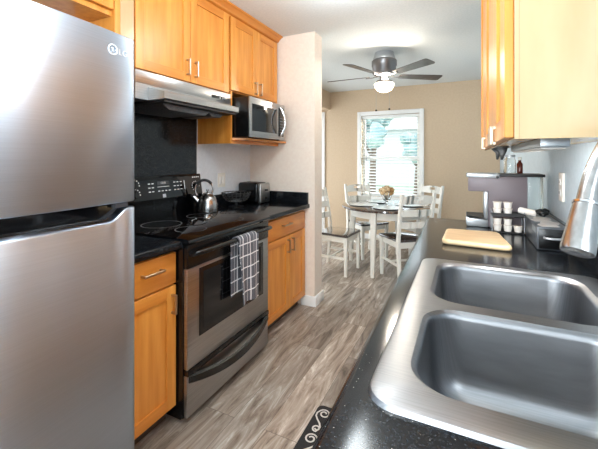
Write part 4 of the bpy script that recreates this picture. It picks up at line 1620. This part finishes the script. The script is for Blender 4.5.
# ================================================================== CEILING FAN
FC = Vector((-0.79, 3.73, 0))
t = thing('ceiling_fan', 'five-blade hugger ceiling fan with lit glass bowl over the dining area', 'ceiling fan', FC + Vector((0, 0, 2.02)))
b = nb()
lathe(b, [(0.115, 2.375), (0.118, 2.39), (0.105, 2.42), (0.098, 2.454)], FC, 40)
part('canopy', b, 'silver', t)
b = nb()
lathe(b, [(0.07, 2.205), (0.105, 2.215), (0.122, 2.24), (0.125, 2.30), (0.132, 2.31), (0.132, 2.362), (0.122, 2.3745)], FC, 40)
part('motor_housing', b, 'fan_metal', t)
b = nb()
lathe(b, [(0.05, 2.125), (0.085, 2.135), (0.085, 2.15), (0.045, 2.165), (0.045, 2.2045)], FC, 32)
part('light_kit', b, 'fan_metal', t)
b = nb()
lathe(b, [(0.001, 2.028), (0.04, 2.033), (0.075, 2.052), (0.098, 2.085), (0.104, 2.118), (0.098, 2.124)], FC, 40)
part('lamp_bowl', b, 'lamp_glass', t)
for i in range(5):
    a = TH + math.radians(8 + 72 * i)
    R4 = Matrix.Translation(FC) @ Matrix.Rotation(a, 4, 'Z')
    b = nb()
    tb = nb()
    tube(tb, [(0.07, 0, 2.205), (0.13, 0, 2.196), (0.20, 0, 2.199)], [0.012, 0.010, 0.014], 8, flat=0.6)
    merge(b, tb, R4)
    ir = part('blade_iron', b, 'fan_metal', t)
    tb = nb()
    poly = round_poly([Vector((0.165, -0.047)), Vector((0.645, -0.064)), Vector((0.645, 0.064)), Vector((0.165, 0.047))], 0.03)
    prism(tb, [(p.x, p.y) for p in poly], 'z', -0.003, 0.003)
    bmesh.ops.transform(tb, matrix=Matrix.Translation((0, 0, 2.207)) @ Matrix.Rotation(math.radians(-11), 4, 'X'), verts=tb.verts)
    b = nb()
    merge(b, tb, R4)
    part('blade', b, 'blade', t)
for dx, zl, nm in ((-0.075, 1.835, 'black_enamel'), (0.065, 1.85, 'black_enamel')):
    b = nb()
    p = FC + Vector((dx * math.cos(TH), dx * math.sin(TH) - 0.05, 0))
    tube(b, [(p.x, p.y, 2.14), (p.x, p.y, zl)], 0.0016, 6)
    pc = part('pull_chain', b, 'silver', t)
    b = nb(); blob(b, (p.x, p.y, zl - 0.006), 0.010, 2)
    part('chain_pull', b, nm, pc)
pl_ = bpy.data.lights.new('fan_bulb', 'POINT')
pl_.energy = 21
pl_.color = (1.0, 0.90, 0.76)
pl_.shadow_soft_size = 0.03
po = bpy.data.objects.new('fan_bulb', pl_)
po.location = FC + Vector((0, 0, 2.178)) + Vector((0.07 * math.sin(TH), -0.07 * math.cos(TH), 0))
COL.objects.link(po)

# ================================================================== ADDED KITCHEN CEILING LAMPS (unseen, above the frame)
for (lx_, ly_, le_), lb in zip(LAMPS, ('added unseen round flush ceiling lamp between the refrigerator and the sink', 'added unseen round flush ceiling lamp between the range and the cutting board')):
    t = thing('added_ceiling_lamp', lb, 'lamp', (lx_, ly_, 2.38), 0, 'added kitchen ceiling lamps')
    b = nb()
    lathe(b, [(0.14, 2.40), (0.145, 2.41), (0.145, 2.4545), (0.02, 2.4545)], (lx_, ly_, 0), 40)
    part('pan', b, 'trim', t)
    b = nb()
    lathe(b, [(0.001, 2.384), (0.08, 2.388), (0.12, 2.396), (0.138, 2.4095)], (lx_, ly_, 0), 40)
    part('diffuser', b, 'lamp_glass', t)
